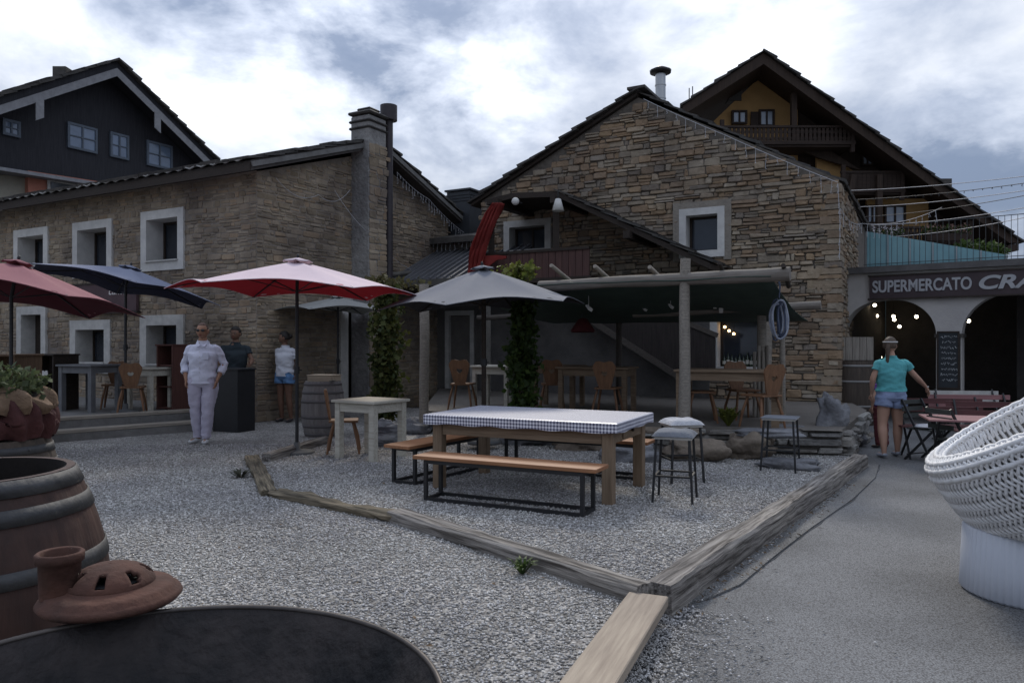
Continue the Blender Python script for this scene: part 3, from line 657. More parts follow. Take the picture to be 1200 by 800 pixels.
# chalk board on the pier
s_, z1 = ap_(1099.5, 389); sE, z0 = ap_(1124, 455)
bd = thing('menu_board', 'tall black chalk board with rows of white writing on the arcade pier', 'sign', AO+AD*((s_+sE)/2)+AN*.06+Z*((z1+z0)/2), AANG)
W_, H_ = (sE-s_), z1-z0
b = MB(); b.box((0,-.01,0), (W_,.02,H_)); b.build('slate_panel', mat('chalkboard', (.02,.024,.028), .8, (.035,.038,.042), 5), bd)
b = MB()
for x_ in (-W_/2, W_/2): b.box((x_,-.015,0), (.03,.035,H_+.03))
for z_ in (-H_/2, H_/2): b.box((0,-.015,z_), (W_-.03,.034,.03))
b.build('frame', mDarkWood, bd)
b = MB(); rnd = random.Random(3)
for r_ in range(9):
    b = MB(); z_ = H_/2-.1-r_*(H_-.16)/9; x_ = -W_*.36+rnd.uniform(0,.03)
    while x_ < W_*.36:
        ln = rnd.uniform(.03,.06); pts = [(x_+ln*k/4, -.024, z_+rnd.uniform(-.03,.03)) for k in range(5)]; b.tube(pts, .0045, 4); x_ += ln+rnd.uniform(.004,.02)
    b.build('chalk_line', mat('chalk', (.5,.52,.52), .9), bd)
# roof terrace railing and teal wind screen
rl = thing('terrace_railing', 'thin dark iron railing along the roof terrace above the sign', 'railing', AO+Z*(TOP+.13), AANG)
sa, _ = ap_(1013, 300); b = MB()
k = int((L_-sa)/.105)
for i in range(k): b.tube([(sa+i*.105,.02,0),(sa+i*.105,.02,.86)], .005, 4)
for z_ in (.06, .86): b.bar((sa-.02,.02,z_),(L_,.02,z_), .025, .012)
b.build('bars', mat('railing_grey_iron', (.07,.075,.08), .5), rl)
sb, _ = ap_(1180, 300)
b = MB(); b.prism([(sa,.12,.02),(sb,.12,.02),(sb,.12,.1),(sa+.04,.12,.78),(sa,.12,.78)], (0,.012,0))
pn = b.build('wind_screen', mat('teal_panel', (.22,.40,.43), .3, (.15,.31,.35), 3, .1, spec=.5), thing('teal_screen', 'translucent teal wedge shaped screen behind the terrace railing', 'screen', AO+Z*(TOP+.13), AANG))
for i in range(8): b = MB(); b.bar((sa+.02+i*.42,.10,.02),(sa+.02+i*.42,.10,max(.12,.78-.68*(i*.42)/(sb-sa))), .02, .02); b.build('upright', mSteel, pn.parent)

# ================= big chalet behind on the right =================
CO = P(895, 402, 28); CO.z = 0; CX = Vector((1,0,0)); CY = Vector((.2,.98,0)).normalized()
ch = thing('wooden_chalet', 'large dark timber chalet with ochre gable and carved balconies behind the stone house', 'building', CO)
pt = lambda px, py, d=28: P(px, py, d)-CO
mCh = wood('chalet_timber', (.055,.035,.024), (.022,.014,.01), ax=2, sc=3)
mCh2 = wood('chalet_boards', (.045,.028,.02), (.02,.013,.01), sc=3)
Lp, Ap, Rp = pt(800, 124), pt(895, 62), pt(1197, 284)
b = MB(); t_ = .32
def inset(p, q, dz): return p-Z*dz
tri = [Lp, Ap, Rp]
b.prism([Lp, Ap, Rp, Rp-Z*.02-CX*.45, Ap-Z*t_*1.3, Lp-Z*t_*1.1], CY*13, 0)
slate_plane(b, Lp+Z*.0, Ap+Z*.02, CY, -.1, 12.5, .07, .5, 31, 1, .8, .08); slate_plane(b, Rp, Ap+Z*.02, CY, -.1, 12.5, .07, .5, 32, 1, .8, .08)
b.prism([Rp-CX*.5-Z*.12, Rp-CX*.1-Z*.05, Rp-CX*.1-Z*.3, Rp-CX*.5-Z*.38], CY*13, 0)
crf = b.build('roof', [mCh, mSlate], ch)
b = MB(); p = pt(865, 88); b.box(p+CY*2+Z*.1, (.5,.5,1.0)); b.box(p+CY*2+Z*.62, (.65,.65,.1)); b.build('chimney', [mat('dark_stack', (.07,.065,.06), .9)], crf)
b = MB(); p = pt(1107, 214); b.box(p+CY*.6+Z*.05, (.7,.5,.35)); b.build('roof_vent', mSlate, crf)
b = MB(); p = pt(816, 112)
for q in ((808,116),(812,114)): b.tube([pt(*q)+CY*.3-Z*.1, pt(*q)+CY*.3+Z*.5], .02, 5)
b.build('snow_guard', mBlackMetal, crf)
# walls set back under the deep eaves: wall plane at CY*1.8
def wp(px, py, back=1.8):
    d = CO.y+CY.y*back; return P(px, py, d)-CO
def panel(name, pix, back, m, th_=.12):
    b = MB(); pts = [wp(px, py, back) for px, py in pix]; b.prism(pts, Vector((0,th_,0))); return b.build(name, m, ch)
panel('gable_wall', [(828,150),(893,88),(935,118),(935,205),(828,205)], 1.8, mYellow)
panel('timber_wall', [(932,120),(1180,300),(1180,330),(932,330)], 1.9, mCh)
panel('rear_wall', [(820,170),(1000,170),(1000,420),(820,420)], 2.2, mCh2)
panel('plaster_panel', [(957,172),(1007,205),(1007,300),(957,300)], 1.6, mYellow)
panel('plaster_panel', [(1016,233),(1088,233),(1088,290),(1016,290)], 1.55, mYellow)
def cwin(x0, y0, x1, y1, back, shut=False):
    b = MB(); 
    def q(px, py, o): return wp(px, py, back-o)
    for xa, ya, xb, yb in ((x0,y0,x0+2.2,y1),(x1-2.2,y0,x1,y1),(x0+2.2,y0,x1-2.2,y0+2.2),(x0+2.2,y1-2.2,x1-2.2,y1),((x0+x1)/2-.8,y0+2.2,(x0+x1)/2+.8,y1-2.2)):
        b.prism([q(xa,ya,.1),q(xb,ya,.1),q(xb,yb,.1),q(xa,yb,.1)], (0,.12,0))
    wdw = b.build('window', mCh2, ch)
    g = MB(); g.prism([q(x0+2,y0+2,.04),q(x1-2,y0+2,.04),q(x1-2,y1-2,.04),q(x0+2,y1-2,.04)], (0,.03,0)); g.build('pane', mat('bright_curtained_glass', (.30,.33,.38), .2, (.2,.23,.27), 4, spec=.8), wdw)
cwin(858,129,876,145,1.7); cwin(890,128,908,148,1.7); cwin(1037,240,1062,262,1.4); cwin(1016,240,1030,262,1.4); cwin(1010,176,1024,194,1.8)
panel('shutter', [(880,131),(889,131),(889,150),(880,150)], 1.62, mCh2, .05)
def balcony(x0, x1, yt, yb, back0, seed, cut=True, yfloor=4):
    b = MB(); A, B = wp(x0, yt, back0), wp(x1, yt, back0); zb = wp(x0, yb, back0).z; n = max(3, int((B.x-A.x)/.16)); rnd = random.Random(seed)
    for i in range(n):
        xx = A.x+(B.x-A.x)*(i+.5)/n; wd = (B.x-A.x)/n*(.94 if not cut else .62)
        b.box((xx, A.y, (A.z+zb)/2), (wd, .05, A.z-zb))
        if cut: b.box((xx, A.y+.002, A.z-(A.z-zb)*.3), (wd*1.4, .048, (A.z-zb)*.2)); b.box((xx, A.y+.002, A.z-(A.z-zb)*.78), (wd*1.4, .048, (A.z-zb)*.2))
    b.bar((A.x,A.y,A.z+.04),(B.x,A.y,A.z+.04), .12, .08); b.bar((A.x,A.y,zb-.05),(B.x,A.y,zb-.05), .16, .14)
    b.prism([(A.x,A.y,zb-.1),(B.x,A.y,zb-.1),(B.x,A.y+2.2,zb-.1),(A.x,A.y+2.2,zb-.1)], (0,0,-.1))
    for xx in (A.x+.1, B.x-.1): b.bar((xx,A.y,zb-.4),(xx,A.y,A.z+.3), .14)
    return b.build('balcony', mCh2, ch)
balcony(843, 1002, 150, 166, .5, 1); balcony(985, 1060, 203, 222, .7, 2, False); balcony(1010, 1140, 268, 288, .3, 3)
panel('balcony_soffit', [(852,168),(960,168),(1010,200),(960,185),(930,172)], 1.2, mCh)
for x_ in (1020, 1095):                      # flower boxes
    pass
for (x0,y0,x1,y1) in ((1000,205,983,300),(1030,205,1030,330),(930,110,930,170)):
    b = MB(); b.bar(wp(x0,y0,.6), wp(x1,y1,.6), .2, .2); b.build('strut', mCh, ch)


# ================= dark timber house behind on the left =================
LO = P(120, 402, 30); LO.z = 0; LD = V
lh = thing('timber_house', 'dark clad gabled house with pale barge boards behind the left building', 'building', LO)
def lp_(px, py, off=0):
    O2 = LO+U*off; t = on_line(O2, LD, px); d = O2.y+LD.y*t; return O2+LD*t+Z*(CAMH-(py-HY)*d/F)-LO
a0 = lp_(120, 76); sl_ = .62
def rp(t, dz=0, off=0): return LD*t+Z*(a0.z-sl_*abs(t)+dz)+U*off
b = MB(); b.prism([rp(-7.5,-.35), rp(0,-.35), rp(6,-.35), LD*6, LD*-7.5], U*-.3); b.build('cladding', mBlueWood, lh)
b = MB(); b.prism([rp(-8.5,-.02,.9), rp(0,-.02,.9), rp(7.2,-.02,.9), rp(7.2,-.3,.9), rp(0,-.3,.9), rp(-8.5,-.3,.9)], U*-10)
slate_plane(b, rp(-8.5,-.02), rp(0,-.02), -U, -1.05, 9, .09, .5, 41, 1, .8, .1); slate_plane(b, rp(7.3,-.02), rp(0,-.02), -U, -1.05, 9, .09, .5, 42, 1, .8, .1)
lr = b.build('roof', [mBlueWood, mSlate], lh)
mBarge = mat('pale_barge_board', (.26,.26,.27), .7, (.16,.16,.17), 5)
for s in (-1, 1):
    b = MB(); e = -8.3 if s < 0 else 6.2
    b.prism([rp(e,-.30,.93), rp(0,-.30,.93), rp(0,-.62,.93), rp(e,-.62,.93)][:4], U*.03)
    b.build('barge_board', mBarge, lr)
for px in (45, 183):
    t = on_line(LO+U*.9, LD, px); b = MB(); b.prism([rp(t-.14,-.6,.97), rp(t+.14,-.6,.97), rp(t+.14,-1.25,.97), rp(t-.14,-1.25,.97)], U*.04); b.build('bracket_end', mBarge, lr)
t = on_line(LO, LD, 80); b = MB(); b.box(rp(t, -.02)-U*.3, (.5,.6,.62)); b.build('chimney', mSlate, lr)
def lwin(x0, y0, x1, y1):
    b = MB(); A, B, Cc, D_ = lp_(x0,y0), lp_(x1,y0), lp_(x1,y1), lp_(x0,y1)
    zt, zb = (A.z+B.z)/2, (Cc.z+D_.z)/2; t0, t1 = A.dot(LD), B.dot(LD)
    def bx(p0,p1,q0,q1,n0,n1,mb): mb.prism([LD*p0+Z*q0+U*n0, LD*p1+Z*q0+U*n0, LD*p1+Z*q1+U*n0, LD*p0+Z*q1+U*n0], U*(n1-n0))
    for p0,p1,q0,q1 in ((t0,t0+.09,zb,zt),(t1-.09,t1,zb,zt),(t0+.09,t1-.09,zt-.09,zt),(t0+.09,t1-.09,zb,zb+.09),((t0+t1)/2-.03,(t0+t1)/2+.03,zb+.09,zt-.09),(t0+.09,(t0+t1)/2-.03,(zb+zt)/2-.02,(zb+zt)/2+.02),((t0+t1)/2+.03,t1-.09,(zb+zt)/2-.02,(zb+zt)/2+.02)): bx(p0,p1,q0,q1,.0,.09,b)
    wdw = b.build('window', mat('blue_grey_frame', (.10,.12,.15), .6), lh); g = MB(); bx(t0+.05,t1-.05,zb+.05,zt-.05,.0,.05,g); g.build('pane', mat('sky_blue_glass', (.14,.19,.27), .15, (.09,.12,.18), 2, spec=.9), wdw)
lwin(78,147,113,177); lwin(128,157,150,186); lwin(171,168,201,197); lwin(2,141,23,160)
# lower storey: cream and salmon plaster with balcony eave
b = MB(); b.prism([lp_(-60,205,.5), lp_(34,205,.5), lp_(34,300,.5), lp_(-60,300,.5)], U*-.3); b.build('cream_wall', mat('cream_plaster', (.34,.31,.25), .9, (.25,.23,.19), 3), lh)
b = MB(); b.prism([lp_(33,200,.7), lp_(118,213,.7), lp_(118,300,.7), lp_(33,300,.7)], U*-.3); b.build('salmon_wall', mat('salmon_plaster', (.42,.17,.12), .9, (.32,.13,.09), 3), lh)
b = MB(); b.prism([lp_(-60,186,1.2), lp_(112,213,1.2), lp_(112,217,1.2), lp_(-60,190,1.2)], U*-1.4); b.build('lower_eave', mBarge, lh)
b = MB(); b.prism([lp_(56,208,.78), lp_(100,214,.78), lp_(100,240,.78), lp_(56,236,.78)], U*-.05); b.build('window', mWhite, lh)
b = MB(); b.prism([lp_(60,213,.82), lp_(95,219,.82), lp_(95,240,.82), lp_(60,236,.82)], U*-.03); b.build('pane', mGlass, lh)


# ================= annex between the two stone buildings, lean-to metal roof =================
AX = CL+V*6.2
anx = thing('rear_annex', 'low dark roofed building closing the gap between the two stone houses', 'building', AX)
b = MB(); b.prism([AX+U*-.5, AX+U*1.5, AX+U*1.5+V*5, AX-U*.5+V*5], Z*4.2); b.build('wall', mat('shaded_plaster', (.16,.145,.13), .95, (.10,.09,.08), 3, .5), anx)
b = MB(); solid(b, [(-.4,4.15),(3.5,5.0),(3.5,5.15),(-.4,4.3)], AX, V, U, -.6, 1.54, 0); b.build('roof', mSlate, anx)
cp = AX+U*3.6+V*1.2
cx, _ = 0, 0
t = on_line(AX+V*1.0, U, 545); cp = AX+V*1.0+U*t
b = MB(); Mx = Matrix.Translation(cp) @ Matrix.Rotation(ANG, 4, 'Z')
b.box((0,0,4.95), (.74,.7,1.5), 0, Mx); b.box((0,0,5.74), (.84,.8,.05), 0, Mx)
for z_ in (5.45,5.53,5.61): b.box((0,0,z_), (.78,.74,.03), 0, Mx)
b.build('chimney', mat('dark_sheet_metal', (.05,.055,.062), .45, (.035,.038,.043), 5, metal=.3), anx)
finish(anx)
LT = CL+V*4.1
lt = thing('lean_to_roof', 'standing seam metal lean-to roof over the dark recess between the houses', 'roof', LT)
b = MB(); W4 = 2.9; e0, e1 = 3.0, 4.05; dl = 2.3
b.prism([LT+Z*e0, LT+U*W4+Z*e0, LT+U*W4+V*dl+Z*e1, LT+V*dl+Z*e1], Z*.05); b.build('sheet', mat('zinc_sheet', (.12,.12,.13), .4, (.08,.08,.09), 3, metal=.3), lt)
b = MB()
for i in range(15): b.bar(LT+U*(.02+i*.2)+Z*(e0+.075), LT+U*(.02+i*.2)+V*dl+Z*(e1+.075), .03, .05)
b.build('seams', mat('zinc_seam', (.20,.20,.21), .4, metal=.3), lt)
b = MB(); b.bar(LT-V*.03+Z*(e0-.03), LT+U*W4-V*.03+Z*(e0-.03), .12, .16); b.tube([LT+V*.1+U*.35+Z*3.1-V*.9, LT+V*.6+U*.2+Z*3.3], .06, 8)
for u_ in (.1, W4-.1): b.bar(LT+U*u_+Z*.3, LT+U*u_+Z*(e0-.1), .16, .16)
b.build('eave_beam', mat('dim_grey_beam', (.13,.12,.105), .9, (.07,.065,.06), 5, .5), lt)
finish(lt)
# recess wall under the lean-to with plaster and a doorway
rw = thing('recess_wall', 'shaded grey plaster wall with dark doorway under the lean-to', 'wall', LT+V*2.05)
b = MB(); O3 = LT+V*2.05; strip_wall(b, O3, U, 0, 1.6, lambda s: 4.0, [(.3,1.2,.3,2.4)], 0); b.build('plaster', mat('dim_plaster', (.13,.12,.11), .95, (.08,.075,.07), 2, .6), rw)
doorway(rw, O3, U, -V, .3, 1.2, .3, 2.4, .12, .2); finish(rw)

# ================= raised terraces =================
TZ = .36
F0 = G(1000, 545, 0); 
tp = [Vector((4.55,10.35,0)), Vector((2.6,10.7,0)), Vector((.9,11.9,0)), Vector((-1.6,13.3,0)), CL+V*6.0+U*.2, CG+WG*we, CG+U*.2+V*.2, CG+U*.6-V*1.5]
b = MB(); b.prism([(p.x,p.y,0) for p in tp], (0,0,TZ)); b.build('pergola_terrace', mat('terrace_earth', (.15,.135,.12), .95, (.12,.105,.09), 3, .8, 20))['kind'] = 'structure'
b = MB()
for a_, c_, s_ in ((tp[0], tp[1], 61), (tp[1], tp[2], 62), (tp[2], tp[3], 63), (tp[7], tp[0], 64)):
    dd_ = (c_-a_); l_ = dd_.length; dd_ = dd_/l_; nn_ = Vector((dd_.y, -dd_.x, 0)); nn_ = nn_ if nn_.dot(-a_) > 0 else -nn_
    rubble(b, a_, dd_, nn_, 0, l_, lambda s: TZ+.03, [], 0, s_, .07, .17, .2, .6, (.03,.13), gap=.02)
o = b.build('terrace_stone_edge', mat('edge_stones', (1,1,1), .9, (.6,.6,.58), 7, .9, 18, ramp=[(.20,.19,.18),(.28,.27,.26),(.17,.15,.13),(.33,.32,.30),(.24,.21,.18)], bdist=.03)); o['kind'] = 'structure'
q0, q1 = Vector((-7.55,11.3,0)), Vector((-4.9,13.9,0)); dq = (q1-q0).normalized(); nq = Vector((-dq.y, dq.x, 0))
q00 = q0-dq*8; q11 = q0+dq*3.35
b = MB(); b.prism([(p.x,p.y,.0) for p in (q00, q11, q11+nq*4, q00+nq*9)], (0,0,.15)); b.build('lower_step', mFlag)['kind'] = 'structure'
b = MB(); qa, qb = q00+nq*.62, q11+nq*.62+dq*.35; b.prism([(p.x,p.y,.151) for p in (qa, qb, CL+U*-.05+V*.2, CL-U*15+V*.1)], (0,0,.15)); b.build('paved_terrace', mFlag)['kind'] = 'structure'
for nm, za_, pa, pb, lab in (('step_edging', .15, q00, q11, 'pale worn timber nosing of the lower terrace step'), ('step_edging', .30, qa, qb, 'grey timber nosing of the upper terrace step')):
    b = MB(); ln = (pb-pa).length; b.box((ln/2, 0, 0), (ln, .22, .06)); o = b.build(nm, mOldWood, bevel=.01); axis_obj(o, pa+Z*(za_+.005)+nq*.1, pb+Z*(za_+.005)+nq*.1); tag(o, lab, 'step edging')

# ================= loggia roof on the gable =================
LG = CG-V*1.65
lg_ = thing('loggia_roof', 'small dark gabled loggia roof built against the stone gable', 'roof', LG)
def on(px, py): t, z = wz(LG, WG, px, py); return t, z
(t0,z0),(t1,z1),(t2,z2),(t3,z3) = on(832,308), on(652,224), on(600,226), on(570,234)
b = MB(); solid(b, [(t0,z0-.12),(t1,z1-.12),(t2,z2-.12),(t3,z3-.12),(t3,z3),(t2,z2),(t1,z1),(t0,z0)], LG, WG, V, 0, 1.58, 0)
slate_plane(b, LG+WG*t0+Z*z0, LG+WG*t1+Z*(z1), V, -.03, 1.56, .035, .4, 51, 1); b.build('slates', [mDarkWood, mSlate], lg_)
b = MB()
for t, z in ((t1,z1-.14),((t2+t3)/2,z2-.14),((t0+t1)/2, (z0+z1)/2-.15)): b.bar(LG+WG*t-V*.18+Z*(z-.06), LG+WG*t+V*1.58+Z*(z-.06), .13, .15)
b.build('purlins', mDarkWood, lg_)
ti, _ = on(648, 250); b = MB(); b.bar(LG+WG*ti+V*.15+Z*(2.7), LG+WG*ti+V*.15+Z*(z1-.2), .14, .14); tj, _ = on(572, 260); b.bar(LG+WG*tj+V*.15+Z*2.7, LG+WG*tj+V*.15+Z*(z3-.15), .14, .14); b.build('post', mDarkWood, lg_)
finish(lg_)
# plank balustrade and floor
bl = thing('plank_balcony', 'reddish brown plank balustrade under the loggia roof', 'balcony', LG)
ta, za_ = on(690, 300); tb, zb_ = on(568, 294); zf = on(640, 325)[1]; zt_ = on(620, 296)[1]
b = MB(); n = int((tb-ta)/.16); rnd = random.Random(9)
for i in range(n): b.box((0,0,0), (.15,.03,zt_-zf), 0, Matrix.Translation(LG+WG*(ta+(tb-ta)*(i+.5)/n)+V*.05+Z*(zf+zt_)/2) @ Matrix.Rotation(ANG,4,'Z'))
b.build('planks', wood('maroon_planks', (.10,.05,.042), (.05,.026,.023), ax=2, sc=3), bl)
b = MB(); b.bar(LG+WG*ta+V*.05+Z*(zt_+.03), LG+WG*tb+V*.05+Z*(zt_+.03), .09, .06); b.build('handrail', mDarkWood, bl)
b = MB(); b.prism([LG+WG*(ta-.05)+Z*(zf-.1), LG+WG*(tb+.1)+Z*(zf-.1), LG+WG*(tb+.1)+V*1.6+Z*(zf-.1), LG+WG*(ta-.05)+V*1.6+Z*(zf-.1)], Z*.1); b.build('floor', mDarkWood, bl)
finish(bl)
mDimWood = wood('dim_brown_wood', (.085,.072,.062), (.045,.038,.032), .85, 5, .5)  # wood darkened in colour for the shaded back of the pergola
# covered stair with dark plank side, descending to the right
SO = CG-V*.9
st = thing('plank_staircase', 'dark plank sided outdoor staircase running down to the right behind the pergola', 'staircase', SO)
def so_(px, py, off=0): t, z = wz(SO, WG, px, py); return SO+WG*t+Z*z
pts = [so_(838,441), so_(800,441), so_(680,366), so_(700,340), so_(760,358), so_(838,395)]
b = MB(); b.prism(pts, V*.05); b.build('side_panel', wood('black_planks', (.035,.027,.024), (.014,.011,.01), ax=2, sc=4), st)
b = MB(); b.bar(so_(805,447), so_(672,362), .07, .13); b.build('stringer', mDimWood, st); b = MB(); b.bar(so_(841,393), so_(735,350), .07, .09); b.build('handrail', mDimWood, st)
b = MB()
A, B = so_(800,440), so_(680,368)
for i in range(10):
    p = A.lerp(B, (i+.5)/10); b.box((0,.42,-.02), (.3,.75,.04), 0, Matrix.Translation(p) @ Matrix.Rotation(ANG,4,'Z'))
b.build('treads', mDarkWood, st); finish(st)

mMidWood = wood('mid_grey_wood', (.22,.195,.17), (.11,.095,.08), .85, 5, .5)
# ================= pergola =================
PF = Vector((2.43, 10.6, 0))           # base of the tall front post
def fr(px): return on_line(PF, -U, px)
def pole(name, a, b_, r0, r1, m, label, cat='beam', n=10, wob=.02, group=None):
    a, b_ = Vector(a), Vector(b_); ln = (b_-a).length; k = max(4, int(ln/.35)); mb = MB()
    mb.tube([(ln*i/k, wob*mnoise.noise(Vector((i*.4, a.x, 0))), wob*mnoise.noise(Vector((i*.4, 5, a.y)))) for i in range(k+1)], [r0+(r1-r0)*i/k+r0*.08*mnoise.noise(Vector((i*.9, 9, a.x))) for i in range(k+1)], n)
    o = mb.build(name, m); axis_obj(o, a, b_); tag(o, label, cat, group); return o
def fp_(px, py, back=0):
    O2 = PF+V*back; t = on_line(O2, -U, px); q = O2-U*t; return Vector((q.x, q.y, CAMH-(py-HY)*q.y/F))
pole('log_beam', fp_(926,321), fp_(632,335), .095, .08, mMidWood, 'thick grey log beam lying across the front of the pergola', n=12)
pole('log_beam', fp_(962,357,1.9), fp_(742,369,1.9), .07, .055, mMidWood, 'thinner log rail crossing below the green pergola roof')
pole('log_beam', fp_(742,367,3.4), fp_(560,372,3.4), .07, .055, mDimWood, 'slim log rail near the back of the pergola, left of the tall post')
pole('pergola_post', PF+Z*TZ, fp_(803,303), .085, .07, mOldWoodZ, 'tall pale round post rising through the front pergola beam', 'post')
p5 = fp_(497, 400); pole('pergola_post', (p5.x, p5.y, .2), (p5.x, p5.y, 2.55), .085, .08, mOldWoodZ, 'pale square cut post at the left end of the pergola', 'post')
p6 = fp_(610, 400, .2); pole('pergola_post', (p6.x, p6.y, TZ-.2), (p6.x, p6.y, 2.5), .07, .07, mOldWoodZ, 'pergola post wrapped in green creeper', 'post')
p7 = fp_(893, 400, 2.2); pole('pergola_post', (p7.x, p7.y, TZ), (p7.x, p7.y, 2.25), .08, .07, mOldWoodZ, 'round post beside the ground floor window', 'post')
p8 = fp_(917, 400, 1.85); pole('pergola_post', (p8.x, p8.y, TZ), (p8.x, p8.y, 2.2), .045, .04, mOldWoodZ, 'slim stake behind the coiled hose', 'post')
p9 = fp_(725, 400, 3.35); pole('pergola_post', (p9.x, p9.y, TZ), (p9.x, p9.y, 2.0), .06, .055, mDimWood, 'thin post in front of the staircase foot', 'post')
# rafters poking over the beam
locs = (('left of the red fabric',652,300), ('above the left end of the front beam',703,301), ('second from left above the front beam',767,302), ('dark peg nearest the tall post',843,297), ('dark peg at the right end of the beam',918,300))
for i, (lb, px, py) in enumerate(locs):
    a = fp_(px+(6 if i < 3 else -1), py+24 if i > 0 else py+24, .25); c = fp_(px-(6 if i < 3 else 0), py+10, -.12); c.z = CAMH-(py+11-HY)*c.y/F
    pole('rafter_end', a+V*.5-Z*.1, c, .035, .03, mOldWood if i < 3 else mDarkWood, 'short rafter end '+lb, 'rafter', 8, .004)
# green tarpaulin roof hanging between front beam and back wall
tl, tr = fr(545), fr(905)  # sheet carried left past the beam to cut the light underneath
b = MB(); nx, ny = 26, 14
for face in (0,):
    vs = []
    for j in range(ny+1):
        for i in range(nx+1):
            u = i/nx; v = j/ny; p = PF-U*(tr+(tl-tr)*u)+V*(-.1+3.5*v)
            z = 2.44+.02*u-.50*v-.10*math.sin(math.pi*v)-.03*math.sin(u*math.pi*5)*math.sin(v*3.1)+.02*mnoise.noise(Vector((u*6, v*4, 0)))
            vs.append((p.x, p.y, z))
    fs = [(j*(nx+1)+i, j*(nx+1)+i+1, (j+1)*(nx+1)+i+1, (j+1)*(nx+1)+i) for j in range(ny) for i in range(nx)]
    b.add(vs, fs, 0, True)
tp_ = b.build('awning_sheet', mat('dark_green_tarpaulin', (.06,.09,.075), .7, (.04,.062,.052), 4, .3, trans=.15)); so1 = tp_.modifiers.new('s', 'SOLIDIFY'); so1.thickness = .01
tag(tp_, 'dark green tarpaulin stretched under the pergola beams', 'awning')
# ================= timber edging =================
def timber(a, b_, w_, h_, label, seed, m=mOldWood, rough=.012):
    a, b_ = Vector(a), Vector(b_); ln = (b_-a).length; k = max(6, int(ln/.12)); mb = MB(); sec = []
    for i in range(k+1):
        x_ = ln*i/k; bend = .018*mnoise.noise(Vector((x_*.6, seed, 0)))
        row = []
        cr = [(-.5,-.5),(.5,-.5),(.5,-.1),(.5,.34),(.38,.5),(.12,.5),(-.1,.5),(-.38,.5),(-.5,.34),(-.5,-.1)]
        for j, (cy, cz) in enumerate(cr):
            nn = mnoise.noise(Vector((x_*5, j*1.7, seed)))*rough+mnoise.noise(Vector((x_*1.3, j*.8, seed+3)))*rough*.9
            row.append((x_, cy*w_+bend+nn, (cz+.5)*h_+nn+(-.5*rough if j in (5, 6) else 0)))
        sec.append(row)
    n = len(sec[0]); vs = [p for r_ in sec for p in r_]
    fs = [(i*n+j, (i+1)*n+j, (i+1)*n+(j+1) % n, i*n+(j+1) % n) for i in range(k) for j in range(n)]+[tuple(range(n))[::-1], tuple(range(k*n, k*n+n))]
    mb.add(vs, fs); o = mb.build('edging_timber', m); axis_obj(o, a, b_); tag(o, label, 'timber', 'timbers edging the gravel'); return o
mEdge = mat('split_grey_timber', (.34,.31,.275), .9, (.07,.06,.052), 4, 1, stretch=(.35,9,9), bdist=.02, contrast=.13, patch=.3)
mEdgeB = mat('brown_mossy_timber', (.25,.205,.14), .95, (.05,.042,.03), 4, 1, stretch=(.5,8,8), bdist=.02, contrast=.14, patch=.3)
gA, gB, gM, gC, gD, gE = G(283,548), G(322,581), G(470,612), G(757,704), G(384,518), G(302,540)
timber(gM-Z*.03-(gC-gM).normalized()*.1, gC-Z*.02, .165, .13, 'long squared grey timber edging the gravel in the foreground, meeting the corner', 1, mEdge)
timber(gB-Z*.04, gM-Z*.03, .15, .11, 'rotten mossy brown timber in the middle of the gravel edging', 2, mEdgeB, .022)
timber(gE-Z*.03+Vector((-.12,.1,0)), gB-Z*.03+Vector((-.04,-.02,0)), .17, .10, 'short broken edging timber at the far left bend with weeds beside it', 3, mEdgeB, .02)
timber(G(312,541)-Z*.02, gD-Z*.02, .13, .13, 'dark edging timber running back towards the grey barrel', 4, mEdge)
timber(J+Vector((.05,.03,-.10)), Rr+Vector((.03,-.05,-.12)), .19, .20, 'heavy cracked timber kerb between the gravel and the tarmac road', 5, mEdge, .014)
mPk = mat('pale_sawn_plank', (.42,.35,.27), .85, (.25,.2,.155), 5, .5, stretch=(.5,8,8), contrast=.25, bdist=.006, patch=.25)
pa_, pb_ = G(700, 800, .0), G(760, 709, 0)
b = MB(); dpl = (pb_-pa_).normalized(); b.box((1.6,0,0), (3.2,.235,.06)); o = b.build('plank', mPk, bevel=.006); axis_obj(o, pb_-dpl*3.2+Z*.04, pb_+Z*.04); tag(o, 'wide pale sawn plank lying beside the road in the foreground', 'plank')

# ================= foliage helpers =================
def leaves(n, pos, size, seed, up=.3, shape=0):
    rnd = random.Random(seed); mb = MB()
    for i in range(n):
        c = Vector(pos(rnd)); s = size*rnd.uniform(.4, 1.45)
        d = Vector((rnd.gauss(0,1), rnd.gauss(0,1), rnd.gauss(0,1)-up)).normalized(); e = d.cross(Vector((rnd.gauss(0,1), rnd.gauss(0,1), rnd.gauss(0,1)))).normalized(); f = d.cross(e)
        w_ = s*(.45 if not shape else .15)
        mb.add([c, c+d*s*.45+e*w_+f*s*.06, c+d*s, c+d*s*.45-e*w_+f*s*.06], [(0,1,2,3)])
    return mb
mLeaf = mat('creeper_leaf', (.065,.105,.03), .6, (.03,.055,.018), 9, trans=.35, ramp=[(.6,.6,.6),(1,1,1),(1.5,1.35,.9),(.8,.9,.8)])
mLeafY = mat('yellow_green_leaf', (.16,.17,.04), .6, (.08,.1,.025), 9, trans=.35, ramp=[(.7,.7,.7),(1,1,1),(1.3,1.25,.9),(.8,.9,.8)])
mStem = mat('vine_stem', (.09,.065,.04), .9)
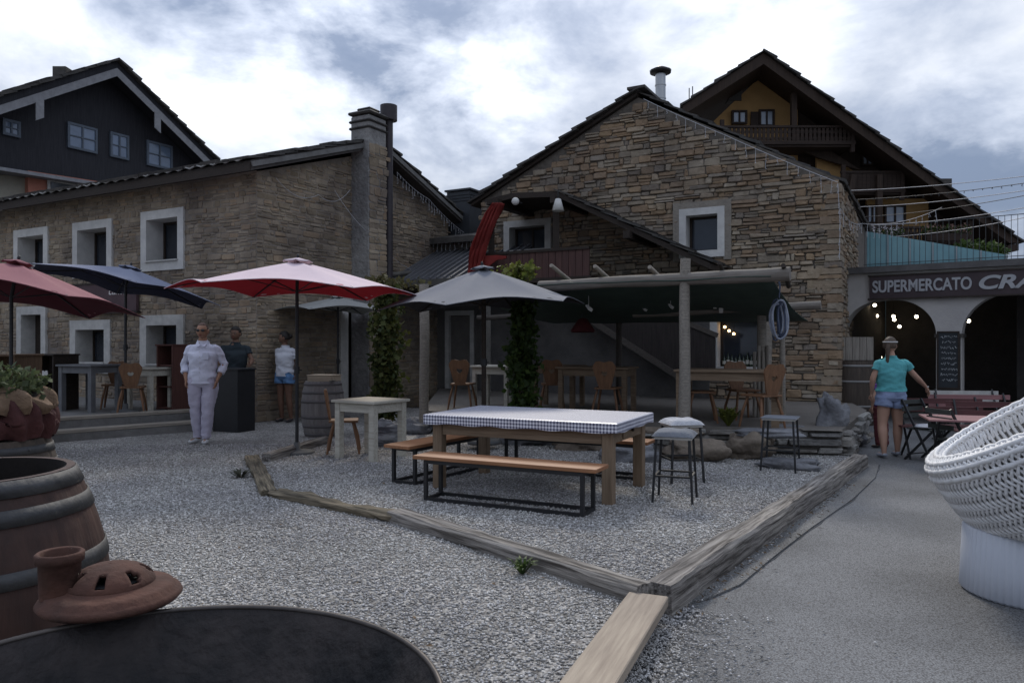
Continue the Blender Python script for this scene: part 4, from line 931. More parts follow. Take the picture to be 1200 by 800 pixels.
def weed(name, loc, n, size, h, label, cat='weed', m=None, seed=1, w_=.12):
    t = thing(name, label, cat, loc); b = MB(); rnd = random.Random(seed)
    for i in range(n):
        a = rnd.uniform(0, 6.28); r_ = rnd.uniform(.3, 1)*w_; k = Vector((math.cos(a)*r_, math.sin(a)*r_, h*rnd.uniform(.5, 1))); s = Vector((math.cos(a)*.01, math.sin(a)*.01, 0)); m_ = s.lerp(k, .6)+Z*h*.25; e = Vector((-math.sin(a), math.cos(a), 0))*size
        b.add([s-e*.4, s+e*.4, m_+e, k, m_-e], [(0,1,2,4),(4,2,3)])
    b.build('blades', m or mLeaf, t, fix=False); b = MB(); b.tube([(0,0,-.02),(0,0,h*.3)], .006, 5); b.build('stem', mStem, t); return t
weed('weed_tuft', G(282,560), 40, .012, .10, 'dark weed tuft at the bend of the timber edging', seed=2, w_=.2, m=mat('dry_weed', (.07,.07,.05), .9))
weed('weed_tuft', G(612,672), 46, .010, .11, 'small green weed tuft against the long front timber', seed=5, w_=.12)
weed('flowering_plant', G(856,500,TZ)+Vector((0,.1,0)), 90, .02, .28, 'small yellow green plant growing on the rocks behind the stools', 'plant', mLeafY, 7, .28)
# creepers
def creeper(base, h, rx, ry, n, label, seed, lean=Vector((0,0,0)), size=.09, m=None):
    t = thing('creeper', label, 'climbing plant', base)
    def pos(r_):
        z = r_.random()*h; a = r_.uniform(0, 6.28); k = (1-.35*abs(z/h-.5)*2)*(.78+.9*mnoise.noise(Vector((z*2.0, seed+math.cos(a)*1.5, math.sin(a)*1.5)))); q = math.sqrt(r_.random())*(1.45 if r_.random() < .06 else 1)
        return Vector((math.cos(a)*rx*q*k*1.2, math.sin(a)*ry*q*k*1.2, z))+lean*(z/h)+Vector((.12*mnoise.noise(Vector((z*3, 1, seed))), 0, 0))
    leaves(n, pos, size, seed).build('foliage', m or mLeaf, t, fix=False)
    b = MB(); 
    for j in range(1): b.tube([Vector((.04*math.sin(i*1.3), .04*math.cos(i*1.1), h*i/12)) + lean*(i/12) for i in range(13)], .02, 6)
    b.build('stem', mStem, t); return t
creeper((p6.x+.02, p6.y-.08, .25), 1.95, .25, .22, 2600, 'dense green creeper wrapped round the post behind the grey parasol', 3)
c1 = fp_(452, 400, .9); creeper((c1.x, c1.y, .1), 2.6, .30, .28, 3000, 'loose green and brown creeper climbing beside the lean-to, right of the red parasol', 6, size=.10, m=mat('dusty_creeper_leaf', (.075,.095,.03), .7, (.035,.05,.018), 9, trans=.3, ramp=[(.6,.6,.6),(1,1,1),(1.4,1.2,.9),(1.2,.9,.7)]))
c2 = fp_(612, 316, .3); creeper((c2.x-.05, c2.y, 2.42), .42, .34, .25, 420, 'yellow green creeper tips on top of the pergola beside the grey parasol', 9, m=mLeafY)
c3 = fp_(452, 328, .9); creeper((c3.x, c3.y, 2.55), .25, .6, .3, 420, 'straggly dry vine lying along the lean-to eave', 12, m=mat('dry_vine_leaf', (.13,.12,.05), .8, (.07,.06,.03), 9, trans=.2))

# ================= rocks =================
mRock = mat('grey_boulder', (.27,.27,.28), .9, (.10,.10,.105), 3.5, 1, 9, bdist=.05, detail=9, patch=.3)
mRockB = mat('brown_boulder', (.22,.18,.14), .9, (.09,.07,.055), 3.5, 1, 9, bdist=.05, detail=9)
def rock(loc, r_, seed, label, m=mRock, rz=0, jag=.5, group='boulders along the terrace edge'):
    b = MB(); vs = []; nu, nv = 30, 20; sd = Vector((seed*3.1, seed*1.7, seed))
    for i in range(nv+1):
        a = math.pi*i/nv
        for j in range(nu):
            t = 2*math.pi*j/nu; q = Vector((math.sin(a)*math.cos(t), math.sin(a)*math.sin(t), math.cos(a)))
            k = 1+jag*mnoise.noise(q*1.2+sd)+jag*.5*mnoise.noise(q*2.9+sd)+jag*.16*mnoise.noise(q*8+sd)
            s = 1/max(abs(q.x), abs(q.y), abs(q.z))**.45
            vs.append(Vector((q.x*r_[0]*k*s*.85, q.y*r_[1]*k*s*.85, q.z*r_[2]*k*s*.85)))
    fs = [(i*nu+j, (i+1)*nu+j, (i+1)*nu+(j+1) % nu, i*nu+(j+1) % nu) for i in range(nv) for j in range(nu)]
    b.add(vs, fs, 0, True); o = b.build('boulder', m, fix=True); o.location = loc; o.rotation_euler = (0, 0, rz); tag(o, label, 'rock', group); return o
def gr(px, py, rad, seed, lab, m=mRock, z=0, rz=0, jag=.5, sink=.6):
    p = G(px, py, z); rock((p.x, p.y+rad[1]*.6, z+rad[2]*sink), rad, seed, lab, m, rz, jag)
gr(978, 520, (.24,.22,.42), 1, 'tall pointed grey marbled boulder in front of the old cask', rz=.3, jag=.55, z=.1, sink=.75)
gr(1003, 520, (.22,.3,.16), 2, 'low rounded boulder at the foot of the pointed one', z=-.05)
gr(948, 530, (.62,.3,.24), 3, 'long pale boulder lying at the right end of the terrace edge', rz=-.3, jag=.4)
gr(935, 551, (.42,.2,.09), 4, 'flat pale boulder beside the timber kerb', rz=-.4)
gr(880, 538, (.40,.3,.22), 5, 'dark flat topped boulder behind the lone stool', mRockB)
gr(818, 541, (.42,.28,.19), 6, 'brown boulder behind the pair of cushioned stools', mRockB, rz=-.2)
gr(742, 541, (.42,.3,.17), 7, 'dark boulder behind the right end of the long table')
gr(680, 528, (.42,.3,.2), 8, 'brown boulder seen under the long table on the right', mRockB, rz=-.4)
gr(615, 522, (.45,.3,.2), 9, 'grey boulder seen under the middle of the long table', rz=-.4)
gr(545, 512, (.42,.3,.2), 10, 'grey boulder seen under the left part of the long table', mRockB, rz=-.5)
gr(485, 508, (.32,.26,.17), 11, 'blue grey boulder between the white table and the long table', rz=.2)
gr(450, 523, (.24,.22,.24), 12, 'rounded striped pale boulder under the small white table', mat('banded_boulder', (.33,.34,.36), .85, (.07,.07,.08), 2.2, .6, 6, stretch=(1,1,5), contrast=.1))
gr(905, 512, (.5,.2,.07), 13, 'flat pale slab on top of the terrace edge behind the lone stool', z=.3, rz=-.15, jag=.3)
gr(790, 508, (.5,.2,.05), 14, 'thin slab on the terrace edge behind the cushioned stools', mRockB, z=.32, rz=-.2, jag=.3)

# ================= parasols =================
def parasol(name, label, cat_loc, n, rad, z_edge, z_apex, top, under, polem, pole_r=.024, rz=0, tilt=None, sag=.17, base='disc', drop=.13, polez=0, valance=0):
    t = thing(name, label, 'parasol', cat_loc, rz, 'open parasols'); H = z_apex-z_edge; seg = 8; rings = 9
    M = Matrix.Identity(4)
    if tilt:
        M = Matrix.Translation((0,0,z_edge)) @ Matrix.Rotation(-rz, 4, 'Z') @ Matrix.Rotation(tilt[0], 4, 'Y') @ Matrix.Rotation(tilt[1], 4, 'X') @ Matrix.Rotation(rz, 4, 'Z') @ Matrix.Translation((0,0,-z_edge))
    vs = [(0,0,z_apex)]; 
    for i in range(1, rings+1):
        q = i/rings
        for j in range(n*seg):
            a = 2*math.pi*j/(n*seg); f = (j % seg)/seg; mid = math.sin(math.pi*f)
            ca = math.pi/n; pr = math.cos(ca)/math.cos((f-.5)*2*ca)            # straight chord between ribs
            r_ = rad*q*(pr+(1-pr)*0)*(1-.05*mid*q)
            z = z_apex-H*(q**1.12)-.0+(sag*mid*q*.35 if q > .9 else 0)*0-sag*.35*mid*math.sin(q*math.pi)*.6+sag*.5*mid*q**6
            vs.append((r_*math.cos(a), r_*math.sin(a), z))
    m_ = n*seg; fs = [(0, 1+j, 1+(j+1) % m_) for j in range(m_)]+[(1+(i-1)*m_+j, 1+i*m_+j, 1+i*m_+(j+1) % m_, 1+(i-1)*m_+(j+1) % m_) for i in range(1, rings) for j in range(m_)]
    b = MB(); b.add(vs, fs, 0, True, M)
    inner = [(x_, y_, z-.006) for x_, y_, z in vs]; b.add(inner, [f[::-1] for f in fs], 1, True, M)
    last = 1+(rings-1)*m_; e1 = [vs[last+j] for j in range(m_)]; e2 = [(x_*1.0, y_*1.0, z-.05*valance-.008) for x_, y_, z in e1]
    b.add(e1+e2, [(j, (j+1) % m_, m_+(j+1) % m_, m_+j) for j in range(m_)], 0, False, M)
    b.build('canopy', [top, under], t, fix=False)
    b = MB(); rv = rad*.115; k = n*4
    pv = [(0,0,z_apex+.055)]+[((rv*r2)*(1-.06*(j % 4 == 2))*math.cos(2*math.pi*j/k), (rv*r2)*math.sin(2*math.pi*j/k), z_apex+.055-.06*r2**1.3+(.018 if (j % 4 == 2 and r2 == 1) else 0)) for r2 in (.5, 1) for j in range(k)]
    b.add(pv, [(0,1+j,1+(j+1) % k) for j in range(k)]+[(1+j,1+k+j,1+k+(j+1) % k,1+(j+1) % k) for j in range(k)], 0, True, M); vt = b.build('vent_cap', top, t, fix=False); so = vt.modifiers.new('s','SOLIDIFY'); so.thickness = .006
    b = MB(); b.ball((0,0,z_apex+.075), (.02,.02,.03), 0, 10, 6, M); b.build('finial', mBlackMetal, t)
    for j in range(n):
        a = 2*math.pi*j/n; b = MB(); b.bar((.03*math.cos(a), .03*math.sin(a), z_apex-.03), (rad*.985*math.cos(a), rad*.985*math.sin(a), z_edge-.0), .014, .018, 0, M=M)
        rb = b.build('rib', polem, t)
        b = MB(); b.bar((.04*math.cos(a), .04*math.sin(a), z_edge+.02), (rad*.5*math.cos(a), rad*.5*math.sin(a), z_apex-H*.52), .010, .012, 0, M=M); b.build('strut', polem, rb)
    top_pt = M @ Vector((0,0,z_apex)); hub = M @ Vector((0,0,z_edge+.02))
    b = MB(); b.tube([(0,0,polez+.04),(0,0,1.25),hub,top_pt], pole_r, 12); b.build('pole', polem, t)
    b = MB(); b.tube([(0,0,1.12),(0,0,1.22)], pole_r+.014, 12); b.tube([(0,0,1.17),(.07,0,1.17)], .009, 6); b.build('crank', mBlackMetal, t)
    b = MB(); b.lathe([(0,-.02),(.24,-.02),(.25,.015),(.22,.04),(.05,.06),(.045,.16),(0,.16)], 24, c=(0,0,polez)); b.build('base', mat('parasol_base', (.10,.10,.10), .8), t)
    return t
mRedTop = mat('glare_pale_red_canvas', (.66,.54,.58), .85, (.60,.48,.52), 2.5, .15, 60, trans=.10)  # pale pink top carries the backlight glare in its colour
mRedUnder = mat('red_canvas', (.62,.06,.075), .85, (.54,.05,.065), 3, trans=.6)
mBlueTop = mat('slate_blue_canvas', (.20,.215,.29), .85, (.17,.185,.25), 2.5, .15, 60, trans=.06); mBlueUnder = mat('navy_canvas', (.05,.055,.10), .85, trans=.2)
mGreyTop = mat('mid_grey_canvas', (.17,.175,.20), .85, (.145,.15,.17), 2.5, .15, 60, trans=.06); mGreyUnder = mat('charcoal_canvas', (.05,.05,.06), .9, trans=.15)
mMarTop = mat('light_maroon_canvas', (.28,.115,.13), .85, (.23,.09,.105), 2.5, .15, 60, trans=.08); mMarUnder = mat('maroon_canvas', (.10,.02,.03), .9, trans=.2)  # canopy top a lighter maroon than the underside
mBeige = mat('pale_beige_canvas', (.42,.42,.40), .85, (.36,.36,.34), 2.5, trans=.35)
q = G(348, 531); parasol('parasol', 'red parasol with backlight glare coloured into its top on a black pole in the gravel', q, 6, 1.78, 2.26, 2.70, mRedTop, mRedUnder, mBlackMetal, rz=R(8), tilt=(R(1.5),0))
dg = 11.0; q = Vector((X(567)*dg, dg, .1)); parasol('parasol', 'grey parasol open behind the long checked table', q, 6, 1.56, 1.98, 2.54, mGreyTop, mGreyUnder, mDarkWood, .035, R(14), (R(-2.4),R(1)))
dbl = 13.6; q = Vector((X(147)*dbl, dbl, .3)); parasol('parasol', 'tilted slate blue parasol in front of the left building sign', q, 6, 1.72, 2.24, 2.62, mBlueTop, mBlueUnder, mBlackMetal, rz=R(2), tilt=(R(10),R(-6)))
dm_ = 9.6; q = Vector((X(13)*dm_, dm_, .0)); parasol('parasol', 'maroon parasol at the far left edge, leaning over the sack planter', q, 6, 1.56, 2.12, 2.58, mMarTop, mMarUnder, mBlackMetal, rz=R(24), tilt=(R(6),R(-7)), pole_r=.022)
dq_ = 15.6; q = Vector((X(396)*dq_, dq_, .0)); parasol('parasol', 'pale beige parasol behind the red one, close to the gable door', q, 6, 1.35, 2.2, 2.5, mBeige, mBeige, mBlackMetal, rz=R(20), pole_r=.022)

# ================= long table with checked cloth =================
TC = Vector((.30, 8.10, 0)); TA = R(-26)
tb = thing('long_table', 'long oak table with thick legs standing on the gravel in the centre', 'table', TC, TA)
TL, TW, TH = 2.08, 1.20, .79
b = MB(); b.box((0,0,TH-.02), (TL,TW,.04)); b.build('tabletop', mTableWood, tb, bevel=.006)
for sx in (-1, 1):
    for sy in (-1, 1):
        b = MB(); b.box((sx*(TL/2-.09), sy*(TW/2-.09), (TH-.04)/2), (.11,.11,TH-.04), taper=1.0); b.build('leg', wood('table_oak_leg', (.25,.18,.12), (.14,.095,.06), .7, 5, .5, ax=2), tb, bevel=.008)
for sy in (-1, 1): b = MB(); b.box((0, sy*(TW/2-.065), TH-.04-.085), (TL-.30,.025,.17)); b.build('apron', mTableWood, tb)
for sx in (-1, 1): b = MB(); b.box((sx*(TL/2-.065), 0, TH-.04-.085), (.025,TW-.30,.17)); ap2 = b.build('apron', mTableWood, tb)
b = MB(); b.box((TL/2-.045, .05, TH-.04-.085), (.018,.5,.13)); dr = b.build('drawer', mTableWood, tb, bevel=.004); b = MB(); b.ball((TL/2-.02,.05,TH-.125), .018, 0, 10, 6); b.build('knob', mDarkWood, dr)
# gingham cloth with a short drop
mCloth = bpy.data.materials.new('gingham_oilcloth'); mCloth.use_nodes = True; nt = mCloth.node_tree; N = nt.nodes.new; L = nt.links.new
tc = N('ShaderNodeTexCoord'); sx_ = N('ShaderNodeSeparateXYZ'); L(tc.outputs['Object'], sx_.inputs[0])
def band(sock, off=0.0):
    a = N('ShaderNodeMath'); a.operation = 'MULTIPLY'; a.inputs[1].default_value = 1/.034; L(sock, a.inputs[0])
    f = N('ShaderNodeMath'); f.operation = 'FRACT'; L(a.outputs[0], f.inputs[0]); g = N('ShaderNodeMath'); g.operation = 'GREATER_THAN'; g.inputs[1].default_value = .5; L(f.outputs[0], g.inputs[0]); return g.outputs[0]
bx_, by_, bz_ = band(sx_.outputs[0]), band(sx_.outputs[1]), band(sx_.outputs[2])
geo = N('ShaderNodeNewGeometry'); 
nrm = N('ShaderNodeSeparateXYZ'); L(tc.outputs['Normal'], nrm.inputs[0])
def m2(op, a, b_=None):
    k = N('ShaderNodeMath'); k.operation = op
    for i, x_ in enumerate((a, b_)):
        if x_ is None: continue
        if isinstance(x_, (int, float)): k.inputs[i].default_value = x_
        else: L(x_, k.inputs[i])
    return k.outputs[0]
topm = m2('GREATER_THAN', m2('ABSOLUTE', nrm.outputs[2]), .5); sidex = m2('GREATER_THAN', m2('ABSOLUTE', nrm.outputs[0]), .6)
first = m2('ADD', m2('MULTIPLY', bx_, m2('SUBTRACT', 1, sidex)), m2('MULTIPLY', by_, sidex))
second = m2('ADD', m2('MULTIPLY', by_, topm), m2('MULTIPLY', bz_, m2('SUBTRACT', 1, topm)))
sm_ = m2('MULTIPLY', m2('ADD', first, second), .5)
rr = N('ShaderNodeValToRGB'); L(sm_, rr.inputs[0]); rr.color_ramp.interpolation = 'CONSTANT'; e = rr.color_ramp.elements
e[0].position = 0; e[0].color = (.72,.72,.76,1); e[1].position = .4; e[1].color = (.33,.33,.40,1); k3 = e.new(.9); k3.color = (.05,.05,.09,1)
bs = nt.nodes['Principled BSDF']; L(rr.outputs[0], bs.inputs['Base Color']); bs.inputs['Roughness'].default_value = .38; bs.inputs['Specular IOR Level'].default_value = .6
b = MB(); z1 = TH+.006; cx_, cy_ = TL/2+.035, TW/2+.035; nx = 60; dr_ = .10
def wv(i, k_): return .008*math.sin(i*.9+k_)+.006*math.sin(i*.37+2*k_)
ring = [(-cx_+2*cx_*i/nx, -cy_) for i in range(nx)]+[(cx_, -cy_+2*cy_*i/30) for i in range(30)]+[(cx_-2*cx_*i/nx, cy_) for i in range(nx)]+[(-cx_, cy_-2*cy_*i/30) for i in range(30)]
k = len(ring); inn = [(x_*.985, y_*.975, z1) for x_, y_ in ring]; e1 = [(x_, y_, z1-.006) for x_, y_ in ring]; e2 = [(x_*(1+.004*math.sin(i*.8)), y_*(1+.008*math.sin(i*.8)), z1-dr_-.006*math.sin(i*.5)) for i, (x_, y_) in enumerate(ring)]
b.add(inn, [tuple(range(k))]); b.add(inn+e1+e2, [(j, (j+1) % k, k+(j+1) % k, k+j) for j in range(k)]+[(k+j, k+(j+1) % k, 2*k+(j+1) % k, 2*k+j) for j in range(k)])
o = b.build('tablecloth', mCloth); o.location = TC; o.rotation_euler = (0,0,TA); tag(o, 'dark and white gingham oilcloth covering the long table', 'tablecloth')
so = o.modifiers.new('s','SOLIDIFY'); so.thickness = .002

# benches
def bench(loc, rz, label, ln=1.95, w_=.34, h=.44):
    t = thing('bench', label, 'bench', loc, rz, 'wooden benches on black steel frames')
    b = MB(); b.box((0,0,h-.018), (ln,w_,.036)); b.build('seat', mBench, t, bevel=.004)
    fx = ln/2-.14; s = .035; fw_ = w_/2-.03
    for sx in (-1, 1):
        b = MB()
        for sy in (-1, 1): b.box((sx*fx, sy*fw_, h/2-.02), (s,s,h-.04))
        b.box((sx*fx, 0, h-.056), (s-.004,fw_*2-s,s)); b.box((sx*fx, 0, s/2), (s-.004,fw_*2-s,s)); b.build('leg_frame', mBlackMetal, t)
    for sy in (-1, 1):
        b = MB(); b.box((0, sy*fw_, s/2+.001), (fx*2-s,s-.004,s)); b.build('stretcher', mBlackMetal, t)
        b = MB(); b.box((0, sy*fw_, h-.056), (fx*2-s,s-.004,s)); b.build('top_rail', mBlackMetal, t)
    return t
RM = Matrix.Rotation(TA, 3, 'Z')
b1 = G(493, 587); b2 = G(690, 608); c_ = (b1+b2)/2+Vector((.06,.17,0))
bench(c_, TA, 'orange brown bench in front of the long table, nearest the camera', 1.92)
bench(TC+RM @ Vector((.0,.98,0)), TA, 'bench behind the long table, half hidden by it', 1.92)
bench(G(470, 571)+Vector((.33,.72,0)), TA+R(84), 'dark bench standing across the left end of the long table', 1.5, .36)

# bar stools
mCush = mat('grey_seat_cushion', (.17,.18,.20), .9, (.10,.105,.12), 5, .4, 40); mCushL = mat('white_fleece_cushion', (.52,.52,.54), .95, (.32,.32,.34), 9, .8, 50)
def stool(loc, rz, label, cush, h=.66, w_=.34):
    t = thing('bar_stool', label, 'stool', loc, rz, 'tall black metal stools')
    for sx in (-1, 1):
        for sy in (-1, 1): b = MB(); b.bar((sx*(w_/2-.012), sy*(w_/2-.012), h-.04), (sx*(w_/2+.02), sy*(w_/2+.02), 0), .022); b.build('leg', mBlackMetal, t)
    b = MB(); q_ = w_/2+.002
    for a, c in (((-q_,-q_),(q_,-q_)),((q_,-q_),(q_,q_)),((q_,q_),(-q_,q_)),((-q_,q_),(-q_,-q_))): b.bar((*a,.26),(*c,.26), .018)
    b.build('footrest', mBlackMetal, t)
    b = MB(); b.box((0,0,h-.03), (w_+.02,w_+.02,.025)); b.build('seat', mBlackMetal if cush == 0 else mGreyFrame, t, bevel=.003)
    if cush:
        b = MB(); vs = []; n_ = 16
        hh = .06 if cush > 1 else .012
        for j in range(n_+1):
            for i in range(n_+1):
                u, v = i/n_*2-1, j/n_*2-1; e_ = (1-u**4)*(1-v**4); vs.append((u*(w_/2+.03), v*(w_/2+.03), h-.014+hh*e_**.5*(1+.25*mnoise.noise(Vector((u*2,v*2,loc[0]))))))
        b.add(vs, [(j*(n_+1)+i, j*(n_+1)+i+1, (j+1)*(n_+1)+i+1, (j+1)*(n_+1)+i) for j in range(n_) for i in range(n_)], 0, True)
        ring_ = [(-1+2*i/n_, -1) for i in range(n_)]+[(1, -1+2*i/n_) for i in range(n_)]+[(1-2*i/n_, 1) for i in range(n_)]+[(-1, 1-2*i/n_) for i in range(n_)]
        b.add([(x_*(w_/2+.03), y_*(w_/2+.03), h-.014) for x_, y_ in ring_]+[(x_*(w_/2+.02), y_*(w_/2+.02), h-.018) for x_, y_ in ring_], [(j, (j+1) % 64, 64+(j+1) % 64, 64+j) for j in range(64)]+[tuple(range(64,128))], 0, True)
        b.build('cushion', mCush if cush != 3 else mCushL, t, fix=True)
    return t
stool(G(791, 586), R(-20), 'front one of the two stools beside the long table, grey cushion', 2)
stool(G(795, 563)+Vector((.03,0,0)), R(10), 'rear one of the two stools beside the long table, pale fleece cushion', 3)
stool(G(918, 552)+Vector((.0,.1,0)), R(-28), 'lone thin topped stool standing on the gravel by the boulders', 1, .66, .36)

# ================= alpine furniture =================
def chalet_chair(loc, rz, label, m=mChair):
    t = thing('wooden_chair', label, 'chair', loc, rz, 'alpine wooden chairs')
    b = MB(); b.prism([(-.21,-.2,.44),(.21,-.2,.44),(.18,.2,.44),(-.18,.2,.44)], (0,0,.03)); b.build('seat', m, t, bevel=.006)
    for sx in (-1, 1):
        for sy in (-1, 1): b = MB(); b.tube([(sx*.14, sy*.13, .44), (sx*.19, sy*.19, .2), (sx*.215, sy*.22, 0)], [.017,.022,.015], 8); b.build('leg', m, t)
    b = MB(); pr = [(-.10,0),(.10,0),(.15,.18),(.20,.34),(.17,.42),(.09,.44),(0,.41),(-.09,.44),(-.17,.42),(-.20,.34),(-.15,.18)]
    # backboard with a pierced heart: built as a ring of quads round the hole
    hl = [(0,.18),(.04,.21),(.055,.245),(.03,.27),(0,.25),(-.03,.27),(-.055,.245),(-.04,.21)]
    out = [(-.10,0),(.10,0),(.15,.18),(.20,.34),(.12,.44),(0,.41),(-.12,.44),(-.20,.34),(-.15,.18)]
    def pt3(x_, z_, y_): return (x_, .19+y_+z_*.16, .47+z_)
    vs = []; fs = []
    def rp_(poly, n_):
        L2 = []; tot = 0; segs = []
        for i in range(len(poly)):
            a = Vector(poly[i]); c = Vector(poly[(i+1) % len(poly)]); segs.append((a, c, (c-a).length)); tot += (c-a).length
        for k_ in range(n_):
            d_ = tot*k_/n_
            for a, c, l_ in segs:
                if d_ <= l_: L2.append(a.lerp(c, d_/l_)); break
                d_ -= l_
        return L2
    import cmath
    cen = Vector((0,.23)); n_ = 32
    def byang(poly):
        res = []
        for k_ in range(n_):
            a = 2*math.pi*k_/n_; d_ = Vector((math.cos(a), math.sin(a))); best = None
            for i in range(len(poly)):
                p_ = Vector(poly[i])-cen; q_ = Vector(poly[(i+1) % len(poly)])-cen; e_ = q_-p_; den = d_.x*e_.y-d_.y*e_.x
                if abs(den) < 1e-9: continue
                tt = (p_.x*e_.y-p_.y*e_.x)/den; ss = (p_.x*d_.y-p_.y*d_.x)/den
                if tt > 0 and -1e-6 <= ss <= 1+1e-6 and (best is None or tt < best): best = tt
            res.append(cen+d_*(best or .05))
        return res
    o_, i_ = byang(out), byang(hl)
    vs = [pt3(p_.x, p_.y, -.012) for p_ in o_]+[pt3(p_.x, p_.y, -.012) for p_ in i_]+[pt3(p_.x, p_.y, .012) for p_ in o_]+[pt3(p_.x, p_.y, .012) for p_ in i_]
    for k_ in range(n_):
        l_ = (k_+1) % n_; fs += [(k_, l_, n_+l_, n_+k_), (2*n_+l_, 2*n_+k_, 3*n_+k_, 3*n_+l_), (k_, 2*n_+k_, 2*n_+l_, l_), (n_+k_, n_+l_, 3*n_+l_, 3*n_+k_)]
    b.add(vs, fs); b.build('backrest', m, t)
    return t
def simple_table(loc, rz, label, w_=.85, l_=.85, h=.78, m=mTableWood, leg=.09, top=.035, splay=0):
    t = thing('table', label, 'table', loc, rz, 'wooden tables'); b = MB(); b.box((0,0,h-top/2), (l_,w_,top)); b.build('tabletop', m, t, bevel=.005)
    for sx in (-1, 1):
        for sy in (-1, 1): b = MB(); b.bar((sx*(l_/2-.08), sy*(w_/2-.08), h-top), (sx*(l_/2-.08+splay), sy*(w_/2-.08+splay), 0), leg); b.build('leg', m, t)
    b = MB(); 
    for sy in (-1, 1): b = MB(); b.box((0, sy*(w_/2-.06), h-top-.06), (l_-.2,.022,.12)); b.build('apron', m, t)
    for sx in (-1, 1): b = MB(); b.box((sx*(l_/2-.06), 0, h-top-.061), (.022,w_-.2,.118)); b.build('apron', m, t)
    return t
wl_ = G(425, 542); simple_table(wl_+Vector((.02,.46,0)), R(-33), 'small limewashed square table on the gravel left of the long table', .72, .78, .79, mWhiteWood, .085)
ccz = chalet_chair(G(400, 533)+Vector((-.02,.25,0)), R(100), 'pine chair with round pale legs drawn up to the limewashed table')
def tpt(px, py): return G(px, py, TZ)
t_ = simple_table(fp_(855, 400, .9)*1+Vector((0,0,0)), R(-24), 'rustic table under the pergola in front of the ground floor window', .8, 1.5, .80, mTableWood, .10); t_.location.z = TZ
t_ = simple_table(fp_(700, 400, 1.8), R(-24), 'rustic table under the pergola, seen above the long table', .75, 1.3, .78, mTableWood, .08); t_.location.z = TZ
t_ = simple_table(fp_(655, 400, 2.4), R(-24), 'dim table at the back of the pergola beside the creeper post', .7, .9, .78, mTableWood, .08); t_.location.z = TZ
t_ = simple_table(fp_(582, 400, 1.6), R(-24), 'pale table under the pergola behind the grey parasol pole', .7, .8, .78, mWhiteWood, .07); t_.location.z = TZ
def cchair(px, back, rz, lab):
    q = fp_(px, 400, back); c = dup(ccz, (q.x, q.y, TZ), rz, lab, 'alpine wooden chairs'); return c
cchair(542, 1.0, R(170), 'pine chair with pierced back under the pergola, left of the parasol pole')
cchair(712, 1.1, R(160), 'pine chair with pierced back in front of the middle pergola table')
cchair(893, .55, R(205), 'pine chair at the right end of the table by the window')
cchair(822, .9, R(80), 'pine chair at the left end of the table by the window, beside the tall post')
cchair(870, 1.6, R(10), 'pine chair behind the table by the window')
cchair(647, 1.7, R(175), 'pine chair in front of the dim table beside the creeper post')
# left terrace furniture
def tr_(px, d, z=.3): return Vector((X(px)*d, d, z))
simple_table(tr_(106, 13.9), R(-24), 'grey painted high table on the left terrace under the first lower window', .7, .95, .86, mat('grey_painted_wood', (.16,.16,.165), .8, (.10,.10,.105), 5), .09)
simple_table(tr_(176, 14.1), R(-24), 'small table with pale top on the left terrace behind the man in white', .6, .7, .8, mWhiteWood, .07)
dup(ccz, tr_(155, 13.6), R(200), 'pine chair on the left terrace below the blue parasol pole', 'alpine wooden chairs')
dup(ccz, tr_(135, 14.4), R(20), 'pine chair on the left terrace between the two tables', 'alpine wooden chairs')
# ================= casks =================
def cask(name, loc, label, R0, R1, H_, rz=0, staves=24, open_top=True, wm=None, hoops=(.06,.16,.32,.68,.84,.94), hm=None, group=None, cat='barrel', hw=.045):
    t = thing(name, label, cat, loc, rz, group); n_ = staves*4
    def rr(z): q = (z/H_)*2-1; return R0+(R1-R0)*(1-q*q)
    b = MB(); prof = [H_*i/16 for i in range(17)]
    vs = [((rr(z)-(.004 if j % 4 == 0 else 0))*math.cos(2*math.pi*j/n_), (rr(z)-(.004 if j % 4 == 0 else 0))*math.sin(2*math.pi*j/n_), z) for z in prof for j in range(n_)]
    b.add(vs, [(i*n_+j, i*n_+(j+1) % n_, (i+1)*n_+(j+1) % n_, (i+1)*n_+j) for i in range(16) for j in range(n_)], 0, False)
    b.lathe([(R0,H_),(R0-.028,H_)], n_, 0); b.lathe([(R0-.028,H_),(R0-.028,H_-.06),(R0-.02,H_-.28)], n_, 1); b.lathe([(0,.03),(R0,.03)], n_, 0)
    b.build('staves', [wm, mat('dark_barrel_inside', (.018,.014,.012), .95, (.01,.008,.007), 8, .5)], t)  # inner staves coloured near black
    b = MB(); 
    if open_top: b.lathe([(0,H_-.22),(R0-.015,H_-.22)], 40, 0); b.build('soil', mat('dark_soil', (.03,.025,.022), .95, (.015,.012,.01), 20, 1), t)
    else: b.lathe([(0,H_-.03),(R0-.028,H_-.03)], 40, 0); b.build('head', wm, t)
    for h in hoops:
        z = h*H_; w2 = hw/2; b = MB(); b.lathe([(rr(z-w2)+.001,z-w2),(rr(z-w2)+.006,z-w2),(rr(z+w2)+.006,z+w2),(rr(z+w2)+.001,z+w2)], n_, 0)
        a0_ = 5.2; b.ball((math.cos(a0_)*(rr(z)+.007), math.sin(a0_)*(rr(z)+.007), z), .009, 0, 6, 4); b.build('hoop', hm or mZinc, t)
    return t
mCask = mat('red_brown_oak', (.065,.034,.026), .65, (.024,.014,.012), 4, .4, stretch=(5,5,.5), ramp=[(.65,.65,.65),(1,1,1),(1.3,1.2,1.1)], contrast=.3, patch=.4)
mCaskG = mat('grey_old_oak', (.22,.20,.19), .85, (.12,.11,.105), 4, .5, stretch=(6,6,.6)); mCaskD = mat('dark_old_oak', (.085,.065,.05), .85, (.04,.032,.027), 4, .5, stretch=(6,6,.6))
